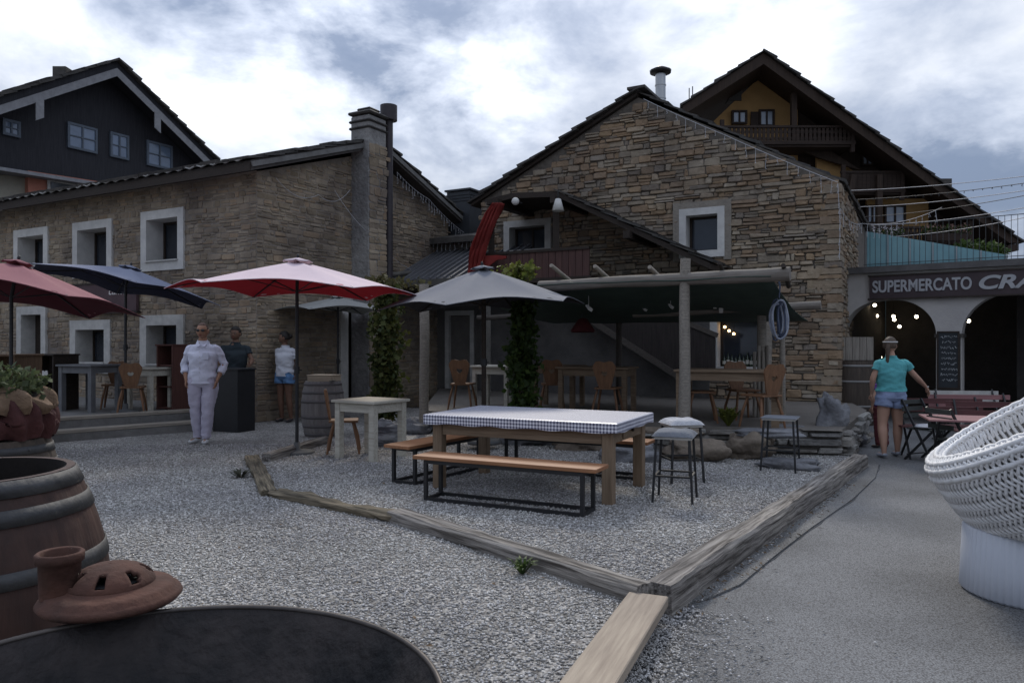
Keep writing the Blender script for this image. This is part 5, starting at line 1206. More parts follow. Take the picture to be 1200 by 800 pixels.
dB = 2.8; cask('wine_cask', (X(-40)*dB, dB, 0), 'big red brown cask with steel hoops in the left foreground', .352, .482, 1.075, .3, 22, True, mCask, (.972,.885,.70,.36,.12), group='casks', hw=.055)
q = G(375, 512); cask('wine_cask', (q.x, q.y+.2, 0), 'weathered grey cask with a wooden box on it behind the red parasol pole', .29, .355, .92, .1, 24, False, mCaskG, (.05,.2,.36,.64,.8,.95), mat('rusty_hoop', (.12,.11,.11), .8), group='casks')
b = MB(); bxl = q+Vector((.02,.2,.895)); 
bt = thing('wooden_box', 'low pale wooden box with lid standing on the grey cask', 'box', bxl, R(-20))
b.box((0,0,.055), (.46,.3,.11)); b.build('body', mPlank, bt, bevel=.004); b = MB(); b.box((0,0,.12), (.48,.32,.018)); b.build('lid', mPlank, bt, bevel=.003)
b = MB(); b.box((0,0,.004), (.07,.14,.008)); o = b.build('mobile_phone', mBlackMetal, bevel=.002); o.location = bxl+Vector((.33*0+.22,-.22,.03)); 
o.location = (q.x+.2, q.y+.02, .925); tag(o, 'flat dark phone lying on the rim of the grey cask', 'phone')
dC = 15.3; cask('wine_cask', (X(1001)*dC+.0, dC, -.1), 'dark old cask with pale hoops standing against the corner of the stone house', .36, .43, 1.3, .2, 24, False, mCaskD, (.08,.30,.68,.92), mat('pale_hoop', (.22,.21,.20), .7), group='casks')
tg = thing('board_screen', 'grey board panel standing upright on the dark cask beside the arcade', 'panel', (X(1003)*dC, dC, 1.20), R(-8))
for i in range(5): b = MB(); b.box((-.27+i*.135,0,.24), (.128,.03,.47)); b.build('board', mOldWoodZ, tg)
# cask carrying the sack planter, sack and its plant
dS = 4.6; cask('wine_cask', (X(-8)*dS, dS, 0), 'dark cask under the sack planter at the left edge', .30, .37, .97, .7, 22, False, mCaskD, group='casks')
sk = thing('sack_planter', 'crumpled burlap and wine red cloth wrapped planter on a cask at the left edge', 'planter', (X(0)*dS, dS, .97))
def cloth_blob(rx, ry, h, folds, seed, z0=0, amp=.06, nu=96, nv=26, top=.6):
    b = MB(); vs = []
    for i in range(nv+1):
        f = i/nv; z = z0+h*(1-f); prof_ = math.sin(min(1, f*1.35+.12)*math.pi/2)**.6*(1-.10*max(0, f-.75)*4)
        for j in range(nu):
            a = 2*math.pi*j/nu; q = Vector((math.cos(a)*2, math.sin(a)*2, z*3))
            k_ = prof_*(1+amp*math.sin(a*folds+3*mnoise.noise(q*.8+Vector((seed,0,0)))+z*9)+amp*2.2*mnoise.noise(q*1.1+Vector((seed,3,0)))+.05*(1-2*abs(mnoise.noise(Vector((q.x*1.6+q.z, q.y*1.6, q.z*3))))))
            vs.append((rx*k_*math.cos(a), ry*k_*math.sin(a), z+.04*mnoise.noise(q*1.5)+amp*.35*math.sin(a*5+z*20)*(f < .6)))
    b.add(vs, [(i*nu+j, (i+1)*nu+j, (i+1)*nu+(j+1) % nu, i*nu+(j+1) % nu) for i in range(nv) for j in range(nu)], 0, True); return b
cloth_blob(.29,.28,.30,17,3,0,.085).build('red_cloth', mat('wine_red_cloth', (.07,.024,.022), .9, (.035,.013,.013), 5, .6, 30), sk)
cloth_blob(.30,.29,.15,12,8,.155,.09).build('burlap', mat('brown_burlap', (.19,.125,.08), .95, (.10,.065,.042), 6, 1, 60, bdist=.01), sk)
b = MB(); b.lathe([(0,.28),(.22,.29),(.23,.25)], 24); b.build('soil', mat('dark_soil', (.03,.025,.022), .95), sk)
pl_ = thing('potted_plant', 'small leaved green plant growing in the sack planter', 'plant', (X(0)*dS, dS, 1.23))
def pos(r_):
    a = r_.uniform(0, 6.28); q = math.sqrt(r_.random()); return Vector((math.cos(a)*.26*q, math.sin(a)*.24*q, r_.random()**1.4*.20*(1-.5*q)+.01))
leaves(1500, pos, .035, 5, -.5).build('foliage', mat('sage_leaf', (.10,.12,.06), .7, (.05,.065,.03), 9, trans=.3, ramp=[(.6,.6,.6),(1,1,1),(1.4,1.4,1.2),(.8,.9,.8)]), pl_, fix=False)
b = MB(); rnd = random.Random(2)
for i in range(22): a = rnd.uniform(0,6.28); r_ = rnd.uniform(.05,.25); b.tube([(r_*.3*math.cos(a), r_*.3*math.sin(a), 0),(r_*math.cos(a), r_*math.sin(a), .14)], .003, 4)
b.build('stem', mStem, pl_)
# ================= terracotta pieces on a dark stand =================
sd = Vector((X(112)*2.2, 2.2, 0)); sz = .79
stn = thing('metal_stand', 'black sheet metal stand behind the fire bowl, under the terracotta pieces', 'stand', (sd.x, sd.y, 0))
b = MB(); b.lathe([(.12,0),(.11,.02),(.05,.05),(.05,sz-.06),(.10,sz-.02),(.10,sz-.001),(0,sz-.001)], 32); b.build('drum', mat('sooty_steel', (.018,.018,.02), .6, (.01,.01,.011), 6), stn)
mTer = mat('terracotta', (.125,.056,.038), .9, (.05,.028,.022), 6, .4, 30, patch=.3)
b = MB(); prof = [(0,0),(.185,0),(.195,.012),(.188,.024),(.175,.030),(.170,.040),(.155,.044),(.125,.050),(.115,.056)]
b.lathe(prof, 48, 0)
# domed lid with oval openings
def dome_vent(b, R_, H_, z0, cuts):
    nu, nv = 72, 16; vs = []
    for i in range(nv+1):
        a = math.pi/2*i/nv
        for j in range(nu): vs.append((R_*math.cos(a)*math.cos(2*math.pi*j/nu), R_*math.cos(a)*math.sin(2*math.pi*j/nu), z0+H_*math.sin(a)))
    fs = []
    for i in range(nv):
        for j in range(nu):
            a = (j+.5)/nu*cuts % 1; 
            if 3 <= i <= 8 and abs(a-.5) < .17-.012*abs(i-5.5): continue
            fs.append((i*nu+j, i*nu+(j+1) % nu, (i+1)*nu+(j+1) % nu, (i+1)*nu+j))
    b.add(vs, fs, 0, True)
tv = thing('terracotta_vent', 'domed terracotta vent cover with oval openings beside the big cask', 'chimney pot', (sd.x+.035, sd.y+.02, sz))
o = b.build('saucer', mTer, tv)
b = MB(); dome_vent(b, .120, .062, .05, 7); o = b.build('dome', mTer, tv, fix=True); so = o.modifiers.new('s','SOLIDIFY'); so.thickness = .012; so.offset = -1
b = MB(); b.lathe([(0,.066),(.1,.066)], 24); b.build('inner_floor', mat('sooty_steel', (.018,.018,.02), .6), tv)
tv2 = thing('terracotta_pot', 'short terracotta pipe with thick rim standing next to the vent cover', 'pot', (X(70)*2.16, 2.16, sz+.032))
b = MB(); b.lathe([(.052,0),(.055,.10),(.063,.102),(.064,.125),(.058,.13),(.050,.126),(.046,.0)], 36); b.build('pipe', mTer, tv2)
# ================= fire bowl =================
fb = thing('fire_bowl', 'wide black steel fire bowl with ash at the bottom, in the lower left corner', 'fire bowl', (-.80, 1.56, 0))
b = MB(); Rb = .655; zb_ = .76
pr_ = [(Rb*math.sin(a)/math.sin(1.15), zb_-.38+.38*(1-math.cos(a))/(1-math.cos(1.15))) for a in [1.15*i/16 for i in range(17)]]
inn = [(r_-.006 if i == 16 else r_*.985, z+.008) for i, (r_, z) in enumerate(pr_)]
b.lathe(pr_+[(Rb+.006,zb_+.008),(Rb+.002,zb_+.016)]+inn[::-1], 96); b.build('bowl', mat('blackened_steel', (.050,.040,.036), .65, (.006,.006,.007), 3.5, .6, 30, spec=.25, patch=.5, contrast=.13), fb)
b = MB(); b.lathe([(0,zb_-.325),(.2,zb_-.33),(.30,zb_-.318),(.36,zb_-.30)], 48); b.build('ash', mat('charcoal_ash', (.10,.10,.105), 1, (.008,.008,.009), 9, 1, 30, bdist=.03, contrast=.12), fb)
b = MB(); b.tube([(Rb*math.cos(a), Rb*math.sin(a), zb_+.012) for a in [2*math.pi*k/96 for k in range(96)]], .008, 6, closed=True); b.build('rim', mat('rim_highlight_steel', (.10,.085,.075), .45, (.04,.035,.033), 8, metal=.5), fb)  # lighter steel colour draws the highlight line of the rim
rnd = random.Random(12); rg_ = np.random.default_rng(3)
for k in range(7):
    a = rnd.uniform(0,6.28); r_ = rnd.uniform(.05,.28); a2 = rnd.uniform(0,3.14); ln = rnd.uniform(.06,.13); c_ = Vector((-.80+r_*math.cos(a), 1.56+r_*math.sin(a), zb_-.295)); b = MB()
    b.tube([Vector((-ln,0,0)), Vector((-ln*.4,.01,.012)), Vector((ln*.4,-.01,.008)), Vector((ln,0,0))], [.02,.028,.03,.022], 7); o = b.build('charred_log', mat('charcoal', (.03,.03,.033), .9, (.01,.01,.011), 12, 1), None); o.location = c_; o.rotation_euler = (0,0,a2); tag(o, 'short charred log end lying in the ash of the fire bowl', 'charred log', 'charred logs in the fire bowl')
for k in range(3):
    a = 2*math.pi*k/3+.4; b = MB(); b.tube([(.3*math.cos(a), .3*math.sin(a), zb_-.30),(.42*math.cos(a), .42*math.sin(a), 0)], .018, 8); b.build('leg', mBlackMetal, fb)

# ================= woven pod chair =================
dP = 4.95; px_c = 1209
pc = thing('woven_armchair', 'white woven egg shaped armchair on a ribbed round base at the right edge', 'armchair', (X(px_c)*dP, dP, -.1))
Ro = .76; pn3 = Vector((-.46,.22,.86)).normalized(); Mt = Matrix.Translation((X(1231)*dP-X(px_c)*dP, 0, 1.07)) @ Vector((0,0,1)).rotation_difference(pn3).to_matrix().to_4x4()
def pod(f, t, off=0):
    if f < .62: a = -math.pi/2+(math.pi/2+.10)*(f/.62); r0, z0_ = Ro*max(0, math.cos(a))**.55, .80*math.sin(a)
    elif f < .76:
        g_ = (f-.62)/.14*math.pi; rc = Ro*math.cos(.10)**.55-.06; r0, z0_ = rc+.06*math.cos(g_), .80*math.sin(.10)+.07*math.sin(g_)
    else: g_ = (f-.76)/.24; rr_ = Ro*math.cos(.10)**.55-.12; r0 = rr_*max(0, math.cos(g_*math.pi/2))**.7; z0_ = .08-.46*math.sin(g_*math.pi/2)
    k_ = -1 if f > .69 else 1; r0 = max(0, r0+off*k_)
    if f > .69: z0_ += abs(off)*(1 if off > 0 else -1)*.6
    v = Mt @ Vector((r0*math.cos(t), r0*math.sin(t), z0_))
    if v.z < .44: v.z = .44-.0001*(.44-v.z)
    return v
mWov = mat('white_woven_cord', (.80,.79,.78), .6, (.68,.665,.64), 3, .2, 60, spec=.3, patch=.2)
b = MB(); nu, nv = 120, 60; vs = [pod(i/nv, 2*math.pi*j/nu, -.016) for i in range(nv+1) for j in range(nu)]
b.add(vs, [(i*nu+j, i*nu+(j+1) % nu, (i+1)*nu+(j+1) % nu, (i+1)*nu+j) for i in range(nv) for j in range(nu)], 0, True)
b.build('liner', mat('woven_liner', (.50,.48,.455), .8, (.40,.385,.36), 4, patch=.3), pc, fix=True)
b = MB(); NS = 124
for k in range(NS):
    for sg in (-1, 1):
        pts = [pod(.12+.66*i/84, 2*math.pi*(k/NS)+sg*(.12+.66*i/84)*1.7, .006+.007*math.sin(i*1.05+(math.pi if sg > 0 else 0))) for i in range(85)]
        b.tube(pts, .0105, 5, 0, False)
for k in range(90):                              # cords fanning into the seat
    t_ = 2*math.pi*k/90; b.tube([pod(.74+.24*i/10, t_, .006) for i in range(11)], .013 , 5, 0, False)
for f in (.60,.635,.67,.70,.735): b.tube([pod(f, 2*math.pi*i/150, .012+.007*math.sin(i*2.1)) for i in range(150)], .018, 6, 0, False, closed=True)
b.build('shell', mWov, pc, fix=True)
b = MB(); n_ = 180; vs = []
for z, r_ in ((0,.385),(.02,.41),(.22,.40),(.42,.39),(.44,.37)):
    vs += [((r_+.006*math.sin(j*2*math.pi/3))*math.cos(2*math.pi*j/n_), (r_+.006*math.sin(j*2*math.pi/3))*math.sin(2*math.pi*j/n_), z) for j in range(n_)]
b.add(vs, [(i*n_+j, i*n_+(j+1) % n_, (i+1)*n_+(j+1) % n_, (i+1)*n_+j) for i in range(4) for j in range(n_)]+[tuple(range(4*n_,5*n_))], 0, True); b.build('base', mat('milky_plastic', (.55,.57,.62), .35, (.48,.50,.55), 2, spec=.5), pc)

# ================= folding bistro furniture =================
mBis = wood('dark_red_slats', (.13,.05,.05), (.07,.03,.03), .6, 4, .3); mBisP = wood('faded_pink_slats', (.30,.15,.15), (.2,.1,.1), .6, 4, .3); mBisG = mat('dark_green_slats', (.05,.055,.05), .6, (.03,.033,.03), 5)
def folding_chair(loc, rz, label, m=mBis, cush=False):
    t = thing('folding_chair', label, 'chair', loc, rz, 'slatted folding chairs')
    for i in range(5): b = MB(); b.box((0,-.16+i*.08,.45), (.42,.055,.018)); b.build('seat_slat', m, t)
    for i in range(3): b = MB(); b.box((0,.235+.02*i,.62+i*.095), (.42,.015,.06)); b.build('back_slat', m, t)
    for sx in (-1, 1):
        b = MB(); b.bar((sx*.2,-.2,0),(sx*.2,.27,.85), .02, .03); b.build('leg', mBlackMetal, t); b = MB(); b.bar((sx*.18,.24,0),(sx*.18,-.2,.45), .02, .03); b.build('leg', mBlackMetal, t)
    b = MB(); b.bar((-.2,-.15,.1),(.2,-.15,.1), .015); b.bar((-.18,.2,.08),(.18,.2,.08), .015); b.build('stretcher', mBlackMetal, t)
    return t
fc = folding_chair(Vector((G(1093, 541, -.1).x, G(1093, 541, -.1).y+.1, -.1)), R(25), 'dark green folding chair with a pale cushion left of the red table', mBisG)
b = MB(); b.ball((0,0,.485), (.2,.19,.032), 0, 20, 8, jit=.3, seed=3); b.build('cushion', mCushL, fc)
rt = thing('folding_table', 'dark red slatted table with crossed legs in front of the arcade', 'table', (X(1150)*9.2, 9.2, -.1), R(-20))
for i in range(8): b = MB(); b.box((0,-.35+i*.1,.72), (1.25,.092,.02)); b.build('top_slat', mBisP, rt)
for sx in (-1, 1):
    for s in (-1, 1): b = MB(); b.bar((sx*.5+s*.01,-.34*s,0),(sx*.5+s*.01,.34*s,.70), .02, .03); b.build('leg', mBlackMetal, rt)
b = MB(); b.bar((-.6,0,.695),(.6,0,.695), .03, .02); b.build('rail', mBlackMetal, rt)
def fbench(px, d, rz, label, ln=1.2, m=mBis):
    t = thing('folding_bench', label, 'bench', (X(px)*d, d, -.1), rz, 'slatted benches outside the arcade')
    for i in range(4): b = MB(); b.box((0,-.14+i*.09,.46), (ln,.075,.02)); b.build('seat_slat', m, t)
    for i in range(2): b = MB(); b.box((0,.23+.02*i,.68+i*.12), (ln,.016,.075)); b.build('back_slat', m, t)
    for sx in (-1, 1):
        b = MB(); b.bar((sx*(ln/2-.1),-.2,0),(sx*(ln/2-.1),.26,.86), .022, .03); b.build('leg', mBlackMetal, t); b = MB(); b.bar((sx*(ln/2-.13),.24,0),(sx*(ln/2-.13),-.18,.46), .022, .03); b.build('leg', mBlackMetal, t)
    return t
fbench(1106, 10.8, R(-8), 'dark red slatted bench nearest the walking woman', 1.25)
fbench(1144, 11.6, R(-8), 'faded pink slatted bench behind the dark red one', 1.2, mBisP)
fbench(1168, 10.2, R(-14), 'dark red slatted bench at the right behind the red table', 1.1)
fbench(1137, 12.6, R(-8), 'grey slatted bench furthest back under the arcade edge', 1.1, mGreyFrame)
for px, d, rz, lb in ((1168, 8.5, 170, 'dark folding chair on the near side of the red table beside the woven armchair'), (1122, 9.3, 100, 'dark folding chair at the left end of the red table')):
    c_ = dup(fc, (X(px)*d, d, -.1), R(rz), lb, 'slatted folding chairs')
    for o in [x for x in scene.objects if x.parent == c_ and x.name.startswith('cushion')]: bpy.data.objects.remove(o)

# ================= hanging and small things =================
# coiled hose on the beam
hz = fp_(913, 372, .55); hs_ = thing('hose_coil', 'blue and white hose coiled and hung from the pergola beam', 'hose', hz)
mHose = mat('blue_white_hose', (.36,.38,.43), .5, (.12,.14,.20), 6, stretch=(3,3,1)); mHoseB = mat('blue_hose', (.06,.075,.12), .5)
for i, (rx, rz_, dx, m_) in enumerate(((.11,.27,0,mHose),(.05,.24,.03,mHoseB),(.08,.22,-.02,mHose),(.03,.27,.02,mHoseB),(.12,.24,.01,mHose),(.06,.29,-.01,mHoseB))):
    b = MB(); b.tube([(dx+rx*math.cos(2*math.pi*k/28), -.05+.03*i+.02*math.sin(k*.7), -.03+rz_*math.sin(2*math.pi*k/28)) for k in range(28)], .014, 7, closed=True); b.build('coil', m_, hs_)
b = MB(); b.tube([(0,.0,.27),(.02,.02,.45),(0,.05,.58)], .012, 6); b.build('tie', mHoseB, hs_)
# red drape on the loggia
dpz = thing('red_drape', 'long red cloth hanging in a curve from the left end of the loggia roof', 'drape', LG)
b = MB(); ns, nw = 30, 18; cpts = [(581,238),(572,250),(564,268),(557,288),(552,305),(550,318),(552,328)]; wds = [10,14,15,16,17,19,18]
vs = []
for i in range(ns+1):
    f = i/ns*(len(cpts)-1); k = min(int(f), len(cpts)-2); g_ = f-k; px = cpts[k][0]*(1-g_)+cpts[k+1][0]*g_; py = cpts[k][1]*(1-g_)+cpts[k+1][1]*g_; wd = (wds[k]*(1-g_)+wds[k+1]*g_)
    for j in range(nw+1):
        tx, zz = wz(LG-V*.25, WG, px+wd*(j/nw-.0)-2, py); p = LG-V*(.25+.085*math.sin(j*1.3+i*.12)+.03*math.sin(j*2.6+i*.5))+WG*tx+Z*zz; vs.append(p)
b.add(vs, [(i*(nw+1)+j, i*(nw+1)+j+1, (i+1)*(nw+1)+j+1, (i+1)*(nw+1)+j) for i in range(ns) for j in range(nw)], 0, True)
mRedC = mat('red_cloth', (.32,.045,.038), .85, (.17,.025,.022), 4, .4, 20, trans=.3)
o = b.build('cloth', mRedC, dpz, fix=False); so = o.modifiers.new('s','SOLIDIFY'); so.thickness = .012
b = MB(); A = [wz(LG-V*.2, WG, px, py) for px, py in ((556,304),(566,300),(582,299),(594,300),(593,303),(582,305),(572,313),(560,324))]
b.prism([LG-V*.22+WG*t+Z*z for t, z in A], V*.04); b.build('gathered_end', mRedC, dpz); finish(dpz)
# lamps on the loggia front
t, z = wz(LG-V*.2, WG, 604, 236); p = LG-V*.2+WG*t+Z*z; wlmp = thing('wall_lamp', 'small round white lamp under the loggia roof', 'lamp', p)
b = MB(); b.ball((0,0,0), .085, 0, 16, 10); b.build('globe', mWhite, wlmp); b = MB(); b.tube([(0,0,.0),(.14,.12,-.02)], .02, 8); b.build('bracket', mBlackMetal, wlmp)
t, z = wz(LG-V*.2, WG, 654, 240); p = LG-V*.2+WG*t+Z*z; wlmp = thing('hanging_lantern', 'white conical lamp shade hanging from the loggia purlin', 'lamp', p)
b = MB(); b.lathe([(.04,.13),(.06,.12),(.13,-.13),(.12,-.13),(.05,.10)], 20); b.build('lamp_shade', mWhite, wlmp); b = MB(); b.tube([(0,0,.12),(0,0,.32)], .012, 6); b.build('cord', mBlackMetal, wlmp)
q = fp_(683, 383, 2.0); rlp = thing('red_lampshade', 'wide red fabric lampshade hanging under the pergola', 'lamp', q)
b = MB(); b.lathe([(.03,.16),(.08,.14),(.22,-.06),(.20,-.10),(.05,.1)], 24); b.build('lamp_shade', mat('red_shade', (.10,.018,.02), .8, (.06,.012,.014), 4), rlp); b = MB(); b.tube([(0,0,.14),(0,0,.4)], .008, 6); b.build('cord', mBlackMetal, rlp)
# white clips of the tarpaulin
for i, (px, py, bk) in enumerate(((740,353,1.2),(755,362,1.3),(778,348,.9),(792,343,.8),(690,361,.5),(786,359,1.0))):
    q = fp_(px, py, bk); c_ = thing('cloth_scrap', ['pale strip knotted to the tarpaulin above the staircase','pale strip under the tarpaulin, lowest above the staircase','pale strip just left of the tall post','topmost pale strip left of the tall post','pale fan shaped strip beside the tip of the grey parasol','thin pale strip hugging the tall post'][i], 'cloth strip', q, 0, 'pale strips hanging from the tarpaulin')
    b = MB(); s = .38 if i != 4 else .5; vs = [(-.06*s,0,.05*s),(-.02*s,.01,.06*s),(.07*s,-.01,-.02*s),(.05*s,.01,-.06*s),(-.01*s,.0,-.03*s)]; b.prism([Vector(v)*1.9 for v in vs], (0,.01,0)); b.build('strip', mWhite, c_); b = MB(); b.tube([(0,0,0),(0,.02,.2)], .004, 4); b.build('string', mWhite, c_)
# glass lanterns on the rail right of the post
q = fp_(838, 355, 1.6); ln_ = thing('jar_lantern', 'pale cup shaped lantern hanging under the pergola, nearest the tall post', 'lantern', q)
b = MB(); b.lathe([(.03,-.09),(.035,-.02),(.06,.06),(.055,.06),(.03,-.02)], 16); b.build('cup', mWhite, ln_); b = MB(); b.tube([(-.055,0,.06),(0,0,.16),(.055,0,.06)], .004, 5); b.build('handle', mBlackMetal, ln_)
q = fp_(845, 360, 1.6); dup(ln_, q, .4, 'pale cup shaped lantern hanging second from the tall post', None); q = fp_(852, 349, 1.6); dup(ln_, q, .8, 'pale cup shaped lantern hanging furthest from the tall post', None)

# fairy lights: wire with short drops
mWire = mat('white_light_string', (.50,.50,.52), .6); mWireD = mat('dark_cable', (.05,.05,.055), .6)
def fairy(name, pts, label, sag=.06, drop=(.05,.28), step=.11, seed=1, m=mWire, cat='string lights', r_=.0055):
    rnd = random.Random(seed); t = thing(name, label, cat, pts[0], 0, 'string lights'); o0 = Vector(pts[0]); full = []
    for a, c in zip(pts, pts[1:]):
        a, c = Vector(a), Vector(c); k = max(3, int((c-a).length/.12))
        full += [a.lerp(c, i/k)-Z*(sag*4*(i/k)*(1-i/k))-o0 for i in range(k)]
    full.append(Vector(pts[-1])-o0)
    b = MB(); b.tube(full, r_, 4); b.build('wire', m, t)
    if drop:
        b = MB(); acc = 0
        for a, c in zip(full, full[1:]):
            acc += (c-a).length
            if acc > step:
                acc = 0; l_ = rnd.uniform(*drop); b.bar(a, a-Z*l_+Vector((rnd.uniform(-.03,.03), rnd.uniform(-.02,.02), 0)), .006); 
                for q_ in range(2): b.ball(a-Z*l_*(.5+.5*q_), .009, 0, 5, 4)
        b.build('bulbs', m, t)['kind'] = 'stuff'
    return t
e0 = CL+V*.1+U*.42
fairy('string_lights', [CL+V*3.9+U*.42+Z*5.62, CL+V*5.2+U*.42+Z*5.2, CL+V*6.9+U*.42+Z*4.55], 'white icicle lights along the rear slope of the left gable', seed=2)
fairy('string_lights', [CL+V*.4+U*.1+Z*4.85, CL+V*1.6+U*.1+Z*4.72, CL+V*2.6+U*.1+Z*5.0], 'bare light wire looping under the front verge of the left gable', .2, None)
fairy('string_lights', [CL+V*2.1+U*.1+Z*4.9, CL+V*3.0+U*.55+Z*3.9, CL+V*5+U*.1+Z*3.4], 'light wire sagging across the chimney of the left gable', .12, None)
mg = CG-V*.2
fairy('string_lights', [mg+WG*4.0+Z*(7.0), mg+WG*2.2+Z*(5.95), mg+WG*.0+Z*4.72], 'white icicle lights following the right slope of the stone gable', .02, (.08,.35), .13, 3)
fairy('string_lights', [mg+WG*.02+U*.02+Z*4.7, mg+U*.04+Z*3.9, mg+U*.03+Z*3.2], 'light string hanging down the corner of the stone house', .0, (.05,.16), .12, 4)
fairy('string_lights', [mg+U*.05+Z*4.2, P(1010,262,15.5), P(1104,243,14.2)], 'white icicle lights strung from the stone house corner towards the right', .12, (.06,.28), .1, 5)
fairy('string_lights', [AX+U*-.2-V*.3+Z*4.25, AX+U*.6-V*.3+Z*4.2, AX+U*1.5-V*.3+Z*4.22], 'icicle lights on the dark annex eave between the houses', .03, (.05,.3), .1, 6)
for i, (y0, y1) in enumerate(((222,207),(229,214),(233,222),(241,226),(246,240),(256,250))):
    pts = [P(940+i*18, y0+2+i*4, 22), P(1230, y1-4+i*.5, 15)]
    fairy('overhead_cable', pts, ['topmost cable','second cable from the top','third cable from the top','fourth cable from the top','second lowest cable','lowest cable'][i]+' crossing the sky from the chalet to the right', .1, None if i not in (1,) else (.02,.06), .15, 10+i, mWireD if i in (1,3) else mWire, 'cable', .008)

# shrub at the chalet eave and flower boxes on its balconies
q = P(1143, 292, 24.5); sh = thing('garden_shrub', 'dark leafy shrub beside the lower end of the chalet roof', 'shrub', q-Z*1.2)
def pos(r_):
    a = r_.uniform(0,6.28); k_ = r_.random()**.5; return Vector((math.cos(a)*1.0*k_, math.sin(a)*.6*k_, 1.1+r_.uniform(-.45,.42)*(1-.5*k_)))
leaves(900, pos, .14, 4).build('crown', mLeaf, sh, fix=False); b = MB(); b.tube([(0,0,-4.9),(0,0,.9)], .06, 6); b.build('trunk', mStem, sh)
for i, (px, py) in enumerate(((1030,275),(1108,272))):
    q = P(px, py, 27.7); fbx = thing('flower_box', ['white flowering box on the lowest chalet balcony, left','pinkish flower box on the lowest chalet balcony, right'][i], 'flower box', q, 0, 'chalet flower boxes')
    b = MB(); b.prism([(-.75,-.12,-.32),(.75,-.12,-.32),(.80,-.16,-.05),(-.80,-.16,-.05)], (0,.28,0)); b.build('box', mCh2, fbx)
    leaves(500, lambda r_: (r_.uniform(-.85,.85), r_.uniform(-.15,.15), r_.uniform(-.08,.2)), .09, i).build('foliage', mLeaf, fbx, fix=False)
    leaves(260, lambda r_: (r_.uniform(-.85,.85), r_.uniform(-.2,.1), r_.uniform(0,.27)), .07, i+5).build('blossom', mat('pale_blossom', (.5,.45,.45), .7) if i == 0 else mat('rust_blossom', (.22,.13,.10), .8), fbx, fix=False)
# dark cabinets, counters on the left terrace
def crate(loc, size, rz, name, label, cat, m, shelf=2):
    t = thing(name, label, cat, loc, rz); x_, y_, z_ = size; th_ = .03
    for s in (-1, 1): b = MB(); b.box((s*(x_/2-th_/2),0,z_/2), (th_,y_,z_)); b.build('side_panel', m, t)
    b = MB(); b.box((0,0,z_+.014), (x_+.04,y_+.04,.03)); b.build('top', m, t, bevel=.004)
    b = MB(); b.box((0,y_/2-.012,z_/2), (x_-2*th_-.004,.02,z_-.01)); b.build('back_panel', m, t)
    for i in range(shelf): b = MB(); b.box((0,0,.03+z_*i/shelf), (x_-2*th_-.004,y_-.05,.03)); b.build('shelf', m, t)
    return t
crate(tr_(8, 11.2, .0), (.75,.5,1.36), R(-10), 'wooden_cabinet', 'brown open wooden cabinet at the left edge under the maroon parasol', 'cabinet', wood('brown_cabinet', (.14,.085,.05), (.08,.05,.03), ax=2), 3)
crate(tr_(60, 14.2), (.85,.5,1.02), R(-24), 'serving_counter', 'dark serving counter near the entrance door on the left terrace', 'counter', mDarkWood, 2)
crate(tr_(203, 14.3), (.42,.4,1.2), R(-24), 'wooden_cabinet', 'narrow reddish cabinet on the left terrace behind the man in white', 'cabinet', wood('red_cabinet', (.12,.05,.04), (.07,.03,.024), ax=2), 3)
crate((X(272)*13.2, 13.3, 0), (.56,.42,1.08), R(156), 'serving_counter', 'black bar counter that the man in dark clothes leans on', 'counter', mBlackMetal, 2)
# white heart on the counter
b = MB(); hp = [(0,-.09),(.09,.02),(.075,.07),(.035,.08),(0,.05),(-.035,.08),(-.075,.07),(-.09,.02)]; b.prism([(x_,0,z_) for x_, z_ in hp], (0,.012,0)); o = b.build('heart_ornament', mWhite); o.location = tr_(52, 13.75, 1.02-.05); o.rotation_euler = (0,0,R(-24)); tag(o, 'small white heart ornament fixed to the dark counter near the entrance', 'ornament')
# little trellis of cups by the window: bundle of branches
bn = fp_(884, 400, 2.0); fd = thing('firewood_post', 'grey bundled stakes leaning beside the ground floor window', 'stakes', (bn.x, bn.y, TZ))
for i in range(4): b = MB(); b.tube([(i*.07,0,0),(i*.07+.02,.05,1.05+.1*(i % 2))], .028, 8); b.build('stake', mOldWoodZ, fd)
# ================= people =================
def skin_mesh(nodes, edges, sub=2):
    """nodes: name -> (pos, rx, ry); returns an evaluated mesh grown round the skeleton"""
    names = list(nodes); idx = {k: i for i, k in enumerate(names)}
    me = bpy.data.meshes.new('sk'); me.from_pydata([tuple(nodes[k][0]) for k in names], [(idx[a], idx[b_]) for a, b_ in edges], [])
    o = bpy.data.objects.new('sk', me); C.objects.link(o); mod = o.modifiers.new('skin', 'SKIN'); mod.use_smooth_shade = True
    for i, k in enumerate(names):
        sv = me.skin_vertices[0].data[i]; r_ = nodes[k]; sv.radius = (r_[1], r_[2] if len(r_) > 2 else r_[1]); sv.use_root = (i == 0)
    s = o.modifiers.new('sub', 'SUBSURF'); s.levels = sub; s.render_levels = sub
    bpy.context.view_layer.update(); dg = bpy.context.evaluated_depsgraph_get(); e = o.evaluated_get(dg); m2_ = bpy.data.meshes.new_from_object(e)
    vs = [v.co.copy() for v in m2_.vertices]; fs = [tuple(p.vertices) for p in m2_.polygons]; bpy.data.objects.remove(o); return vs, fs
def wrinkle(vs, amp, sc, seed): return [v+Vector((mnoise.noise(v*sc+Vector((seed,0,0))), mnoise.noise(v*sc+Vector((0,seed,0))), mnoise.noise(v*sc*.7)*.5))*amp for v in vs]
